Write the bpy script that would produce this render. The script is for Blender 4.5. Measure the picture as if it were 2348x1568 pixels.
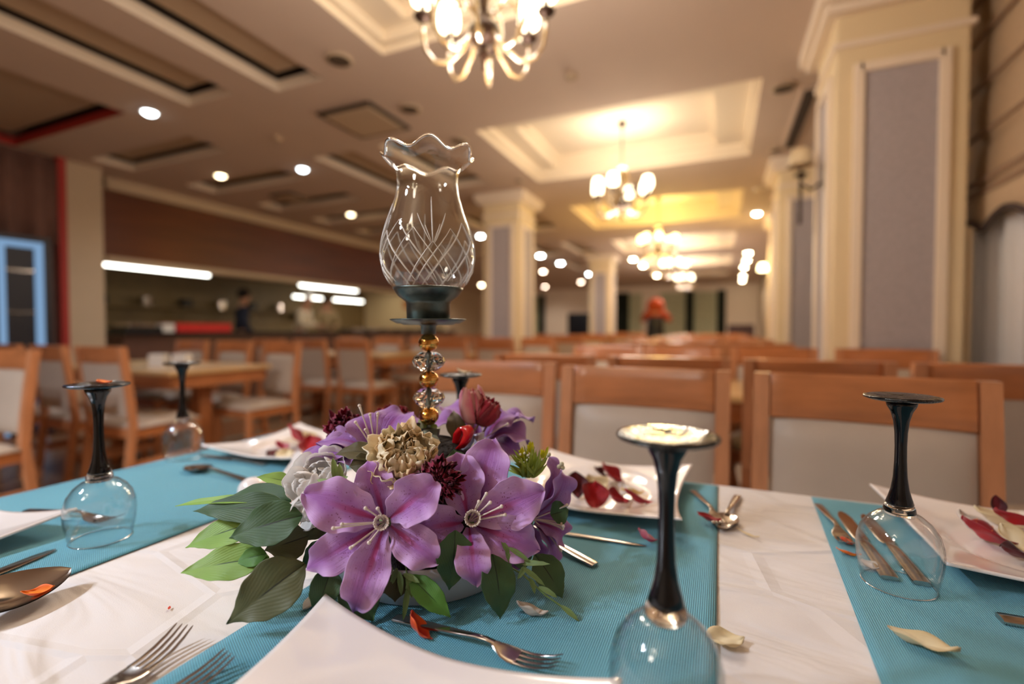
import bpy, math, random
from mathutils import Vector, Matrix
PI = math.pi
sc = bpy.context.scene
for _o in list(bpy.data.objects): bpy.data.objects.remove(_o)
COL = sc.collection

def S(r, g, b):
    f = lambda c: (c/255/12.92) if c/255 <= .04045 else ((c/255+.055)/1.055)**2.4
    return (f(r), f(g), f(b), 1)

# ---------------------------------------------------------------- camera
EYE = 1.036; YAW = math.radians(23.4); PITCH = math.atan(29/1100); FPX = 1100.0
cd = bpy.data.cameras.new('camera'); cam = bpy.data.objects.new('camera', cd); COL.objects.link(cam)
cam.location = (0, 0, EYE); cam.rotation_euler = (PI/2-PITCH, 0, YAW)
cd.sensor_width = 36; cd.lens = FPX/2348*36; cd.clip_start = .02; cd.clip_end = 100
cd.dof.use_dof = True; cd.dof.focus_distance = .50; cd.dof.aperture_fstop = 1.75
sc.camera = cam

# ---------------------------------------------------------------- world, exposure
wd = bpy.data.worlds.new('world'); sc.world = wd; wd.use_nodes = True
wd.node_tree.nodes['Background'].inputs[0].default_value = (.10, .13, .22, 1)
wd.node_tree.nodes['Background'].inputs[1].default_value = .5
sc.view_settings.view_transform = 'Standard'; sc.view_settings.look = 'None'
sc.view_settings.gamma = 1; sc.view_settings.use_curve_mapping = False
sc.view_settings.exposure = 0.0
sc.cycles.max_bounces = 10; sc.cycles.glossy_bounces = 3; sc.cycles.transparent_max_bounces = 16; sc.cycles.adaptive_threshold = .025
WARM = (1.0, .87, .74); YELLOW = (1.0, .68, .20); NEUTRAL = (1.0, .90, .82); COOL = (.86, .93, 1.0)

# ---------------------------------------------------------------- geometry from the photo's camera
def ray(px, py):
    u = (px-1174)/FPX; v = (784-py)/FPX
    fw = math.cos(PITCH)+math.sin(PITCH)*v; up = -math.sin(PITCH)+math.cos(PITCH)*v
    return Vector((u*math.cos(YAW)-fw*math.sin(YAW), u*math.sin(YAW)+fw*math.cos(YAW), up))
def W(px, py, d):                     # point at depth d
    return Vector((0, 0, EYE))+ray(px, py)*d
def PL(px, py, h):                    # point on the level plane z=h
    r = ray(px, py); return Vector((0, 0, EYE))+r*((h-EYE)/r.z)

# ---------------------------------------------------------------- mesh builder
class MB:
    def __init__(s): s.v = []; s.f = []; s.uv = {}; s.mi = []; s.cur = 0
    def add(s, vs, fs, uv=None):
        n = len(s.v); s.v += [tuple(p) for p in vs]
        for f in fs: s.f.append(tuple(i+n for i in f)); s.mi.append(s.cur)
        if uv:
            for i, t in enumerate(uv): s.uv[n+i] = t
        return s
    def box(s, c, d, rot=None, piv=None):
        hx, hy, hz = d[0]/2, d[1]/2, d[2]/2
        vs = [Vector((x*hx, y*hy, z*hz)) for z in (-1, 1) for y in (-1, 1) for x in (-1, 1)]
        if rot: vs = [rot @ p for p in vs]
        c = Vector(c)
        return s.add([p+c for p in vs], [(0, 2, 3, 1), (4, 5, 7, 6), (0, 1, 5, 4), (2, 6, 7, 3), (0, 4, 6, 2), (1, 3, 7, 5)])
    def lathe(s, prof, n=32, c=(0, 0, 0), close=False, wob=None):
        c = Vector(c); vs = []; fs = []; m = len(prof)
        for i in range(n):
            a = 2*PI*i/n
            for j, (r, z) in enumerate(prof):
                if wob: r, z = wob(a, r, z)
                vs.append(c+Vector((r*math.cos(a), r*math.sin(a), z)))
        for i in range(n):
            k = (i+1) % n
            for j in range(m-1): fs.append((i*m+j, k*m+j, k*m+j+1, i*m+j+1))
            if close: fs.append((i*m+m-1, k*m+m-1, k*m, i*m))
        return s.add(vs, fs)
    def tube(s, pts, rad, n=8, cap=True, flat=1.0, upv=None):
        pts = [Vector(p) for p in pts]; m = len(pts)
        if not hasattr(rad, '__len__'): rad = [rad]*m
        vs = []; prev = None
        for i, p in enumerate(pts):
            t = (pts[min(i+1, m-1)]-pts[max(i-1, 0)])
            t = t.normalized() if t.length > 1e-9 else Vector((0, 0, 1))
            u = Vector(upv) if upv is not None else (prev if prev is not None else (Vector((0, 0, 1)) if abs(t.z) < .9 else Vector((1, 0, 0))))
            b = t.cross(u)
            if b.length < 1e-6: b = t.cross(Vector((1, .1, 0)))
            b.normalize(); nn = b.cross(t).normalized(); prev = nn
            for k in range(n):
                a = 2*PI*k/n
                vs.append(p+b*(math.cos(a)*rad[i])+nn*(math.sin(a)*rad[i]*flat))
        fs = []
        for i in range(m-1):
            for k in range(n):
                q = (k+1) % n; fs.append((i*n+k, i*n+q, (i+1)*n+q, (i+1)*n+k))
        if cap: fs.append(tuple(range(n))[::-1]); fs.append(tuple(range((m-1)*n, m*n)))
        return s.add(vs, fs)
    def ball(s, c, r, nu=16, nv=10, sc_=(1, 1, 1)):
        c = Vector(c)
        prof = [(max(1e-5, r*math.sin(PI*j/nv)), -r*math.cos(PI*j/nv)) for j in range(nv+1)]
        n = len(s.v); s.lathe(prof, nu)
        for i in range(n, len(s.v)):
            x, y, z = s.v[i]; s.v[i] = (x*sc_[0]+c.x, y*sc_[1]+c.y, z*sc_[2]+c.z)
        return s
    def grid(s, fn, nu, nv):
        vs = []; uv = []
        for j in range(nv+1):
            for i in range(nu+1):
                a, b = i/nu, j/nv; vs.append(fn(a, b)); uv.append((a, b))
        fs = [(j*(nu+1)+i, j*(nu+1)+i+1, (j+1)*(nu+1)+i+1, (j+1)*(nu+1)+i) for j in range(nv) for i in range(nu)]
        return s.add(vs, fs, uv)
    def prism(s, poly, z0, z1):
        n = len(poly)
        vs = [(x, y, z0) for x, y in poly]+[(x, y, z1) for x, y in poly]
        return s.add(vs, [tuple(range(n))[::-1], tuple(range(n, 2*n))]+[(i, (i+1) % n, n+(i+1) % n, n+i) for i in range(n)])
    def build(s, name, mat, parent=None, smooth=True, bevel=0, solid=0, loc=None, sub=0, sharp=None):
        me = bpy.data.meshes.new(name); me.from_pydata(s.v, [], s.f); me.update()
        for m in (mat if isinstance(mat, (list, tuple)) else [mat]): me.materials.append(m)
        for p, i in zip(me.polygons, s.mi): p.material_index = i; p.use_smooth = smooth
        if s.uv:
            l = me.uv_layers.new(name='UVMap')
            for lp in me.loops: l.data[lp.index].uv = s.uv.get(lp.vertex_index, (0, 0))
        if smooth and sharp:
            try: me.set_sharp_from_angle(angle=math.radians(sharp))
            except Exception: pass
        o = bpy.data.objects.new(name, me); COL.objects.link(o)
        if parent is not None: o.parent = parent
        if loc is not None: o.location = loc
        if solid: q = o.modifiers.new('solid', 'SOLIDIFY'); q.thickness = solid; q.offset = 0
        if sub: q = o.modifiers.new('sub', 'SUBSURF'); q.levels = sub; q.render_levels = sub
        if bevel: q = o.modifiers.new('bevel', 'BEVEL'); q.width = bevel; q.segments = 2; q.limit_method = 'ANGLE'
        return o

def tag(o, label=None, cat=None, group=None, kind=None):
    if label: o['label'] = label
    if cat: o['category'] = cat
    if group: o['group'] = group
    if kind: o['kind'] = kind
    return o
def thing(name, label, cat, loc=(0, 0, 0), rz=0, group=None):
    o = bpy.data.objects.new(name, None); COL.objects.link(o); o.location = loc; o.rotation_euler = (0, 0, rz)
    o.empty_display_size = .05
    return tag(o, label, cat, group)
def struct(o, label=None): o['kind'] = 'structure'; (label and tag(o, label)); return o
CH = {}
def kids(r): return [c for c in bpy.data.objects if c.parent == r]
def dup(root, loc, rz=0, label=None, group=None, scale=None):
    key = root.name
    if key not in CH: CH[key] = [(c, kids(c)) for c in kids(root)]
    r = root.copy(); COL.objects.link(r); r.location = loc; r.rotation_euler = (0, 0, rz)
    if scale: r.scale = (scale,)*3
    if label: r['label'] = label
    if group: r['group'] = group
    for c0, gs in CH[key]:
        c = c0.copy(); COL.objects.link(c); c.parent = r
        for g0 in gs: g = g0.copy(); COL.objects.link(g); g.parent = c
    return r

# ---------------------------------------------------------------- materials
def nt(m): m.use_nodes = True; return m.node_tree.nodes, m.node_tree.links
def mat(name, col, rough=.5, metal=0, noise=0, nscale=8, bump=0, bscale=40, spec=.5, coat=0, trans=0, ior=1.45, sheen=0, emit=None, es=0, stretch=None, sss=0):
    m = bpy.data.materials.new(name); N, L = nt(m); b = N['Principled BSDF']
    b.inputs['Base Color'].default_value = col; b.inputs['Roughness'].default_value = rough; b.inputs['Metallic'].default_value = metal
    b.inputs['Specular IOR Level'].default_value = spec; b.inputs['Coat Weight'].default_value = coat; b.inputs['Transmission Weight'].default_value = trans
    b.inputs['IOR'].default_value = ior; b.inputs['Sheen Weight'].default_value = sheen; b.inputs['Coat Roughness'].default_value = .1
    if sss: b.inputs['Subsurface Weight'].default_value = sss; b.inputs['Subsurface Scale'].default_value = .01
    if emit: b.inputs['Emission Color'].default_value = emit; b.inputs['Emission Strength'].default_value = es
    if noise or bump:
        tc = N.new('ShaderNodeTexCoord'); mp = N.new('ShaderNodeMapping'); L.new(tc.outputs['Object'], mp.inputs[0])
        if stretch: mp.inputs['Scale'].default_value = stretch
    if noise:
        n = N.new('ShaderNodeTexNoise'); n.inputs['Scale'].default_value = nscale; n.inputs['Detail'].default_value = 4; L.new(mp.outputs[0], n.inputs[0])
        r = N.new('ShaderNodeValToRGB'); r.color_ramp.elements[0].position = .3; r.color_ramp.elements[1].position = .7
        r.color_ramp.elements[0].color = tuple(c*(1-noise) for c in col[:3])+(1,); r.color_ramp.elements[1].color = tuple(min(1, c*(1+noise*.6)) for c in col[:3])+(1,)
        L.new(n.outputs[0], r.inputs[0]); L.new(r.outputs[0], b.inputs['Base Color'])
    if bump:
        n2 = N.new('ShaderNodeTexNoise'); n2.inputs['Scale'].default_value = bscale; n2.inputs['Detail'].default_value = 5; L.new(mp.outputs[0], n2.inputs[0])
        bp = N.new('ShaderNodeBump'); bp.inputs['Strength'].default_value = bump; bp.inputs['Distance'].default_value = .01; L.new(n2.outputs[0], bp.inputs['Height']); L.new(bp.outputs[0], b.inputs['Normal'])
    return m
def emis(name, col, st):
    m = bpy.data.materials.new(name); N, L = nt(m); N.remove(N['Principled BSDF']); e = N.new('ShaderNodeEmission')
    e.inputs[0].default_value = tuple(col[:3])+(1,); e.inputs[1].default_value = st; L.new(e.outputs[0], N['Material Output'].inputs[0]); return m
def thinglass(name, tint=(1, 1, 1), k=1.0, base=.02):
    m = bpy.data.materials.new(name); N, L = nt(m); N.remove(N['Principled BSDF'])
    t = N.new('ShaderNodeBsdfTransparent'); t.inputs[0].default_value = tuple(tint)+(1,)
    g = N.new('ShaderNodeBsdfGlossy'); g.inputs['Roughness'].default_value = .012
    f = N.new('ShaderNodeLayerWeight'); f.inputs['Blend'].default_value = .5
    pw = N.new('ShaderNodeMath'); pw.operation = 'POWER'; pw.inputs[1].default_value = 3.0; L.new(f.outputs['Facing'], pw.inputs[0])
    mm = N.new('ShaderNodeMath'); mm.operation = 'MULTIPLY_ADD'; mm.inputs[1].default_value = k; mm.inputs[2].default_value = base; mm.use_clamp = True
    L.new(pw.outputs[0], mm.inputs[0]); x = N.new('ShaderNodeMixShader'); L.new(mm.outputs[0], x.inputs[0]); L.new(t.outputs[0], x.inputs[1]); L.new(g.outputs[0], x.inputs[2])
    L.new(x.outputs[0], N['Material Output'].inputs[0]); return m
def ramp(N, L, src, stops):
    r = N.new('ShaderNodeValToRGB'); e = r.color_ramp.elements
    while len(e) < len(stops): e.new(.5)
    for k, (p, c) in enumerate(stops): e[k].position = p; e[k].color = c
    L.new(src, r.inputs[0]); return r.outputs[0]
def mth(N, L, op, a, b=None, c=None):
    n = N.new('ShaderNodeMath'); n.operation = op
    for i, q in enumerate((a, b, c)):
        if q is None: continue
        if isinstance(q, (int, float)): n.inputs[i].default_value = q
        else: L.new(q, n.inputs[i])
    return n.outputs[0]
def mixc(N, L, f, a, b):
    n = N.new('ShaderNodeMix'); n.data_type = 'RGBA'
    for i, q in ((0, f), (6, a), (7, b)):
        if isinstance(q, (int, float, tuple)): n.inputs[i].default_value = q
        else: L.new(q, n.inputs[i])
    return n.outputs[2]

def petal_mat(name, base, edge, stripe, vein=1.0, dots=True, centre=True, transl=.25):
    m = bpy.data.materials.new(name); N, L = nt(m); b = N['Principled BSDF']; b.inputs['Roughness'].default_value = .6; b.inputs['Sheen Weight'].default_value = .25
    uv = N.new('ShaderNodeUVMap'); sp = N.new('ShaderNodeSeparateXYZ'); L.new(uv.outputs[0], sp.inputs[0]); u, v = sp.outputs[0], sp.outputs[1]
    s = mth(N, L, 'ABSOLUTE', mth(N, L, 'SUBTRACT', u, .5))
    tc = N.new('ShaderNodeTexCoord'); no = N.new('ShaderNodeTexNoise'); no.inputs['Scale'].default_value = 55; L.new(tc.outputs['Object'], no.inputs[0])
    e = ramp(N, L, mth(N, L, 'ADD', s, mth(N, L, 'MULTIPLY', mth(N, L, 'SUBTRACT', no.outputs[0], .5), .5)), [(.1, base), (.5, edge)])
    tcx = mth(N, L, 'SUBTRACT', 1.0, v)
    if centre:
        w = mth(N, L, 'MULTIPLY', tcx, .14)
        f = mth(N, L, 'SUBTRACT', 1.0, mth(N, L, 'DIVIDE', s, mth(N, L, 'ADD', w, .01)))
        f = mth(N, L, 'MULTIPLY', mth(N, L, 'MULTIPLY', ramp(N, L, f, [(0, (0, 0, 0, 1)), (.6, (1, 1, 1, 1))]), ramp(N, L, v, [(.25, (1, 1, 1, 1)), (.68, (0, 0, 0, 1))])), .8)
        e = mixc(N, L, f, e, stripe)
    if dots:
        vo = N.new('ShaderNodeTexVoronoi'); vo.inputs['Scale'].default_value = 26; mp = N.new('ShaderNodeMapping'); mp.inputs['Scale'].default_value = (.55, 1, 1); L.new(uv.outputs[0], mp.inputs[0]); L.new(mp.outputs[0], vo.inputs[0])
        d = ramp(N, L, vo.outputs['Distance'], [(.13, (1, 1, 1, 1)), (.24, (0, 0, 0, 1))])
        d = mth(N, L, 'MULTIPLY', mth(N, L, 'MULTIPLY', d, ramp(N, L, v, [(.5, (1, 1, 1, 1)), (.72, (0, 0, 0, 1))])), ramp(N, L, s, [(.28, (1, 1, 1, 1)), (.4, (0, 0, 0, 1))]))
        e = mixc(N, L, mth(N, L, 'MULTIPLY', d, .75), e, S(120, 25, 90))
    L.new(e, b.inputs['Base Color'])
    nv_ = N.new('ShaderNodeTexNoise'); nv_.inputs['Scale'].default_value = 14; mv_ = N.new('ShaderNodeMapping'); mv_.inputs['Scale'].default_value = (2.2, .18, 1); L.new(uv.outputs[0], mv_.inputs[0]); L.new(mv_.outputs[0], nv_.inputs[0]); h = mth(N, L, 'MULTIPLY', nv_.outputs[0], 3.0); fine = N.new('ShaderNodeTexNoise'); fine.inputs['Scale'].default_value = 400; L.new(tc.outputs['Object'], fine.inputs[0])
    hh = mth(N, L, 'ADD', h, mth(N, L, 'MULTIPLY', fine.outputs[0], .8))
    bp = N.new('ShaderNodeBump'); bp.inputs['Strength'].default_value = .35*vein; bp.inputs['Distance'].default_value = .0008; L.new(hh, bp.inputs['Height']); L.new(bp.outputs[0], b.inputs['Normal'])
    # thin cloth lets a little light through
    tr = N.new('ShaderNodeBsdfTranslucent'); L.new(e, tr.inputs[0]); mx = N.new('ShaderNodeMixShader'); mx.inputs[0].default_value = transl
    L.new(b.outputs[0], mx.inputs[1]); L.new(tr.outputs[0], mx.inputs[2]); L.new(mx.outputs[0], N['Material Output'].inputs[0])
    return m
def leaf_mat(name, a, c, mid, rough=.42):
    m = bpy.data.materials.new(name); N, L = nt(m); b = N['Principled BSDF']; b.inputs['Roughness'].default_value = rough
    uv = N.new('ShaderNodeUVMap'); sp = N.new('ShaderNodeSeparateXYZ'); L.new(uv.outputs[0], sp.inputs[0]); u, v = sp.outputs[0], sp.outputs[1]
    s = mth(N, L, 'ABSOLUTE', mth(N, L, 'SUBTRACT', u, .5))
    tc = N.new('ShaderNodeTexCoord'); no = N.new('ShaderNodeTexNoise'); no.inputs['Scale'].default_value = 30; L.new(tc.outputs['Object'], no.inputs[0])
    e = mixc(N, L, no.outputs[0], a, c)
    f = mth(N, L, 'MULTIPLY', ramp(N, L, s, [(.008, (1, 1, 1, 1)), (.022, (0, 0, 0, 1))]), ramp(N, L, v, [(.5, (1, 1, 1, 1)), (.62, (0, 0, 0, 1))]))
    e = mixc(N, L, f, e, mid); L.new(e, b.inputs['Base Color'])
    q = mth(N, L, 'MULTIPLY', mth(N, L, 'SINE', mth(N, L, 'MULTIPLY', u, 420.0)), mth(N, L, 'SINE', mth(N, L, 'MULTIPLY', v, 900.0)))
    q = mth(N, L, 'ADD', q, mth(N, L, 'MULTIPLY', mth(N, L, 'SINE', mth(N, L, 'MULTIPLY', mth(N, L, 'ADD', mth(N, L, 'MULTIPLY', s, 1.4), v), 60.0)), 1.2))
    bp = N.new('ShaderNodeBump'); bp.inputs['Strength'].default_value = .25; bp.inputs['Distance'].default_value = .0006; L.new(q, bp.inputs['Height']); L.new(bp.outputs[0], b.inputs['Normal'])
    return m

M = {}
M['ceil'] = mat('ceiling_paint', S(204, 184, 168), .85, noise=.03, nscale=2)
M['panel'] = mat('ceiling_panel', S(186, 164, 138), .8)
M['void'] = mat('gap_shade', S(66, 53, 46), .9)  # shade inside the ceiling gaps, put into the colour
M['cream'] = mat('cream_paint', S(232, 212, 174), .6, noise=.03, nscale=3)
M['creamlight'] = mat('pale_moulding', S(240, 224, 204), .5)
M['tray'] = mat('tray_paint', S(235, 220, 196), .8)
M['greycloth'] = mat('grey_wallpaper', S(178, 170, 174), .8, noise=.12, nscale=60, bump=.3, bscale=90)
M['beigewall'] = mat('beige_wall', S(196, 174, 146), .7, noise=.03)
M['kitchen'] = mat('kitchen_tiles', S(128, 108, 74), .5, noise=.1)
M['red'] = mat('red_glow_tint', S(170, 46, 38), .6)  # red light falling on beige edges, put into the colour
M['woodwall'] = mat('dark_wood_panel', S(104, 50, 12), .4, noise=.3, nscale=2.2, stretch=(.4, .4, 6))
M['curtain'] = mat('brown_curtain', S(122, 88, 78), .9, noise=.1)
M['floor'] = mat('brown_floor', S(130, 96, 66), .35, noise=.12, nscale=3)
M['wood'] = mat('orange_wood', S(186, 116, 70), .28, noise=.22, nscale=6, stretch=(1.2, 6, 6), coat=.35)
M['woodv'] = mat('orange_wood_upright', S(196, 132, 90), .28, noise=.18, nscale=6, stretch=(7, 7, 1), coat=.35)
M['pad'] = mat('beige_upholstery', S(188, 170, 152), .45, noise=.03, nscale=20, bump=.1, bscale=200)
M['tabletop'] = mat('pale_wood_top', S(204, 164, 110), .3, noise=.15, nscale=5, stretch=(1, 8, 8), coat=.3)
M['tableedge'] = mat('table_edge_wood', S(176, 112, 70), .35, noise=.15, nscale=5)
M['steel'] = mat('steel', S(190, 182, 176), .16, 1, noise=.05, nscale=60)
M['dark'] = mat('black_plastic', S(22, 20, 22), .35)
M['bronze'] = mat('dark_bronze', S(58, 38, 28), .4, .5)
M['chglass'] = mat('chandelier_arm_glass', S(200, 168, 118), .12, 0, trans=.55, coat=.5)
M['white'] = mat('white_plastic', S(230, 226, 220), .4)
M['sheer'] = mat('sheer_curtain', S(236, 236, 240), .8, sheen=.3)
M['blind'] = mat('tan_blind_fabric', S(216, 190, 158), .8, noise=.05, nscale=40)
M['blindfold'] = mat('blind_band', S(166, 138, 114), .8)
M['scallop'] = mat('scallop_trim', S(84, 72, 70), .8)
M['porc'] = mat('white_porcelain', S(238, 230, 226), .12, coat=.6)
M['black'] = mat('black_glass', (.004, .004, .005, 1), .05, spec=.45)
M['foot'] = mat('black_glass_foot', (.004, .004, .005, 1), .05, spec=.6, bump=.5, bscale=60)
M['glass'] = thinglass('wine_glass_clear', (.985, .99, .992), .75, .045)
M['shadeglass'] = thinglass('lamp_glass', (.98, .98, .975), .7, .06)
M['etch'] = mat('etched_glass', S(240, 236, 230), .5, trans=.15, spec=.6)
M['crystal'] = mat('crystal', (1, 1, 1, 1), .01, trans=1, ior=1.56)
M['thickglass'] = mat('solid_glass', (1, 1, 1, 1), .01, trans=1, ior=1.48)
M['gold'] = mat('gold_metal', S(214, 160, 86), .12, 1)
M['pewter'] = mat('aged_pewter', S(96, 104, 100), .34, .9, noise=.35, nscale=60)
M['pink'] = mat('satin', S(225, 205, 210), .35, coat=.2)

# ---------------------------------------------------------------- room shell
H = 2.9; XL, XR, YB, YF = -11.0, 1.42, -3.4, 21.5
fl = MB().box(((XL+XR)/2, (YB+YF)/2, -.05), (XR-XL, YF-YB, .1)).build('floor', M['floor'], smooth=False); struct(fl)
TR = [(-2.12, .27, 4.05+3.05*k, 5.76+3.07*k) for k in range(-2, 5)]
PK = []
for y0, y1 in ((-1.6, 2.65), (3.98, 5.42), (7.0, 8.5), (10.0, 11.6), (13.0, 14.6)):
    PK += [(-4.08, -3.54, y0, y1), (-3.2, -2.73, y0, y1+.12)]
SL = [(-6.35, -4.72, .1, .9), (-6.6, -4.72, 1.3, 2.52)]+[(-6.35, -4.72, f-.42, f) for f in ( 3.46, 4.48, 5.52, 6.55, 7.6, 8.6, 9.6, 10.6)]
holes = TR+PK+SL
def build_ceiling():
    xs = sorted(set([XL, XR]+[h[0] for h in holes]+[h[1] for h in holes])); ys = sorted(set([YB, YF]+[round(h[i], 4) for h in holes for i in (2, 3)]))
    mb = MB()
    for i in range(len(xs)-1):
        for j in range(len(ys)-1):
            cx, cy = (xs[i]+xs[i+1])/2, (ys[j]+ys[j+1])/2
            if any(h[0] < cx < h[1] and h[2] < cy < h[3] for h in holes): continue
            mb.add([(xs[i], ys[j], H), (xs[i+1], ys[j], H), (xs[i+1], ys[j+1], H), (xs[i], ys[j+1], H)], [(0, 3, 2, 1)])
    mb.add([(XL, YB, H+.5), (XR, YB, H+.5), (XR, YF, H+.5), (XL, YF, H+.5)], [(0, 3, 2, 1)])
    struct(mb.build('ceiling', M['ceil'], smooth=False))
build_ceiling()
def ring(mb, a, b, z0, z1):          # sloped ring from rect a (at z0) to rect b (at z1)
    A = [(a[0], a[2], z0), (a[1], a[2], z0), (a[1], a[3], z0), (a[0], a[3], z0)]
    B = [(b[0], b[2], z1), (b[1], b[2], z1), (b[1], b[3], z1), (b[0], b[3], z1)]
    mb.add(A+B, [(i, (i+1) % 4, 4+(i+1) % 4, 4+i) for i in range(4)])
def ins(r, d): return (r[0]+d, r[1]-d, r[2]+d, r[3]-d)
n = 0
for t in TR:
    n += 1; mb = MB(); i1 = ins(t, .05); inner = (t[0]+.25, t[1]-.33, t[2]+.37, t[3]-.1); i2 = ins(inner, .05)
    ring(mb, t, t, H, H+.05); ring(mb, t, i1, H+.05, H+.05); ring(mb, i1, i1, H+.05, H+.12); ring(mb, i1, inner, H+.12, H+.12)
    ring(mb, inner, inner, H+.12, H+.19); ring(mb, inner, i2, H+.19, H+.19); ring(mb, i2, i2, H+.19, H+.24)
    mb.add([(i2[0], i2[2], H+.24), (i2[1], i2[2], H+.24), (i2[1], i2[3], H+.24), (i2[0], i2[3], H+.24)], [(0, 3, 2, 1)])
    struct(mb.build('trim_%d' % n, M['tray'], smooth=False))
for r in PK+SL:
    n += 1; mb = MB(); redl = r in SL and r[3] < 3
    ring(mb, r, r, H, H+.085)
    if redl: mb.mi = [1]*len(mb.f)  # pocket walls coloured as if lit red
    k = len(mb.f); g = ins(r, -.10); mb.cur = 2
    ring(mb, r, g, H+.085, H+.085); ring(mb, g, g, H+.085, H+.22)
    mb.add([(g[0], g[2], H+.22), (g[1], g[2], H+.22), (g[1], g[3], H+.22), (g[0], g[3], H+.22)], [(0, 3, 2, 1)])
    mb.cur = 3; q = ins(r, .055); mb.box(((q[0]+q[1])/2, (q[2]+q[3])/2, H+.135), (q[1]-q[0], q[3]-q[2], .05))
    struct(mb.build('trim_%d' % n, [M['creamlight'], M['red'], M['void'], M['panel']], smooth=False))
# walls
def wall(name, c, d, m): return struct(MB().box(c, d).build(name, M[m], smooth=False))
wall('wall_back', ((XL+XR)/2, YB-.06, 1.6), (XR-XL, .12, 3.3), 'beigewall')
wall('wall_far', ((XL+XR)/2, YF+.06, 1.6), (XR-XL, .12, 3.3), 'creamlight')
wall('wall_right', (XR+.06, (YB+YF)/2, 1.6), (.12, YF-YB, 3.3), 'beigewall')
wall('wall_left', (-6.76, (YB+2.92)/2, 1.6), (.2, 2.92-YB, 3.3), 'curtain')
wall('wall_outer', (XL-.06, 16.5, 1.6), (.12, 10, 3.3), 'beigewall')
wall('wall_kitchen', (-9.86, 7.5, 1.3), (.12, 8.2, 2.6), 'kitchen')
kw = MB(); kw.box((-8.4, 11.56, 1.45), (2.8, .12, 2.9)); kw.box((-8.4, 3.21, 1.45), (2.8, .10, 2.9)); struct(kw.build('wall_divider', M['cream'], smooth=False))
wall('ceiling_kitchen', (-8.45, 7.5, 2.35), (2.8, 8.1, .08), 'panel')
pil = MB().box((-6.78, 3.095, 1.45), (.36, .35, 2.9)); struct(pil.build('wall_pillar', M['beigewall'], smooth=False, bevel=.01))
struct(MB().box((-6.61, 2.885, 1.45), (.07, .07, 2.9)).build('trim_80', M['red'], smooth=False))  # strip added for the red glow on the pillar edge
fas = MB().box((-6.99, 7.4, 2.345), (.10, 8.26, .83)); struct(fas.build('wall_fascia', M['woodwall'], smooth=False))
struct(MB().box((-6.96, 7.5, 2.83), (.14, 8.1, .14)).box((-7.0, 7.5, 1.90), (.22, 8.1, .07)).build('trim_81', M['beigewall'], smooth=False))
# pleated brown wall hanging above the cooler
def cur(a, b): return (-6.6+.035*math.sin(a*2*PI*26), -3.2+a*6.05, 1.95+b*.9)
tag(MB().grid(cur, 300, 2).build('pleated_drape', M['curtain'], solid=.004), 'dark brown pleated drape on the wall above the blue-framed cooler', 'drape')

# columns with papered insets
def column(x0, x1, y0, y1, label, faces='lf'):
    t = thing('column', label, 'column', ((x0+x1)/2, (y0+y1)/2, 0)); t['kind'] = 'structure'
    hx, hy = (x1-x0)/2, (y1-y0)/2
    mb = MB().box((0, 0, H/2), (2*hx, 2*hy, H)); o = mb.build('shaft', M['cream'], t, smooth=False, bevel=.012)
    cr = MB()
    for z, h, p in ((H-.045, .09, .10), (H-.115, .05, .065), (H-.30, .035, .02)): cr.box((0, 0, z), (2*hx+2*p, 2*hy+2*p, h))
    cr.box((0, 0, .06), (2*hx+.05, 2*hy+.05, .12)); cr.build('moulding', M['creamlight'], t, smooth=False, bevel=.01)
    for sgn, ax, half in ((-1, 'y', hx), (-1, 'x', hy), (1, 'x', hy)):
        w = half-.105; z0, z1 = .35, 2.46; fr = MB(); pn = MB()
        def q(a, z, d, wa, wz, th):
            if ax == 'y': return ((a, sgn*(hy+d), z), (wa, th, wz))
            return ((sgn*(hx+d), a, z), (th, wa, wz))
        c, d = q(0, (z0+z1)/2, .002, 2*w, z1-z0, .006); pn.box(c, d)
        for a, z, wa, wz in ((-w, (z0+z1)/2, .05, z1-z0+.05), (w, (z0+z1)/2, .05, z1-z0+.05), (0, z0, 2*w, .05), (0, z1, 2*w, .05)):
            c, d = q(a, z, .01, wa, wz, .03); fr.box(c, d)
        pn.build('wallpaper_inset', M['greycloth'], t, smooth=False); fr.build('inset_frame', M['creamlight'], t, smooth=False, bevel=.006)
column(.58, 1.16, 3.2, 3.75, 'nearest cream column with grey papered inset, beside the tan blind')
column(.58, 1.16, 6.03, 6.6, 'cream column on the window side, second behind the nearest one')
column(.78, 1.30, 8.9, 9.45, 'yellow-lit cream column carrying the lit wall lamp')
column(-3.05, -2.5, 6.03, 6.6, 'cream column with grey inset standing mid-room behind the glass lamp')
column(-3.05, -2.5, 12.0, 12.55, 'far cream column mid-room beside the black screen')

# window wall: sheers, roman blind with scalloped edge
for k, (y0, y1) in enumerate(((.1, 3.05), (3.9, 5.9), (6.8, 8.8))):
    w = MB(); 
    for a, b, c, d in ((y0, y0+.07, .5, 2.6), (y1-.07, y1, .5, 2.6), (y0, y1, .5, .57), (y0, y1, 2.53, 2.6), ((y0+y1)/2-.03, (y0+y1)/2+.03, .5, 2.6)):
        w.box((XR-.015, (a+b)/2, (c+d)/2), (.04, b-a, d-c))
    wn = struct(w.build('window_%d' % (k+1), M['creamlight'], smooth=False))
    pane = MB().box((XR-.006, (y0+y1)/2, 1.55), (.006, y1-y0, 2.0)).build('window_pane', mat('night_glass', (.01, .014, .03, 1), .05, spec=.8) if k == 0 else bpy.data.materials['night_glass'], wn, smooth=False)
def sheer(y0, y1, label, folds):
    def fn(a, b): return (1.335+.022*math.sin(a*2*PI*folds)+.008*math.sin(a*2*PI*folds*2.3), y0+a*(y1-y0), .03+b*2.84)
    tag(MB().grid(fn, folds*10, 2).build('sheer_curtain', M['sheer'], solid=.002), label, 'curtain')
sheer(-.4, 3.6, 'pale blue-grey sheer curtain hanging under the tan roman blind', 22)
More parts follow.
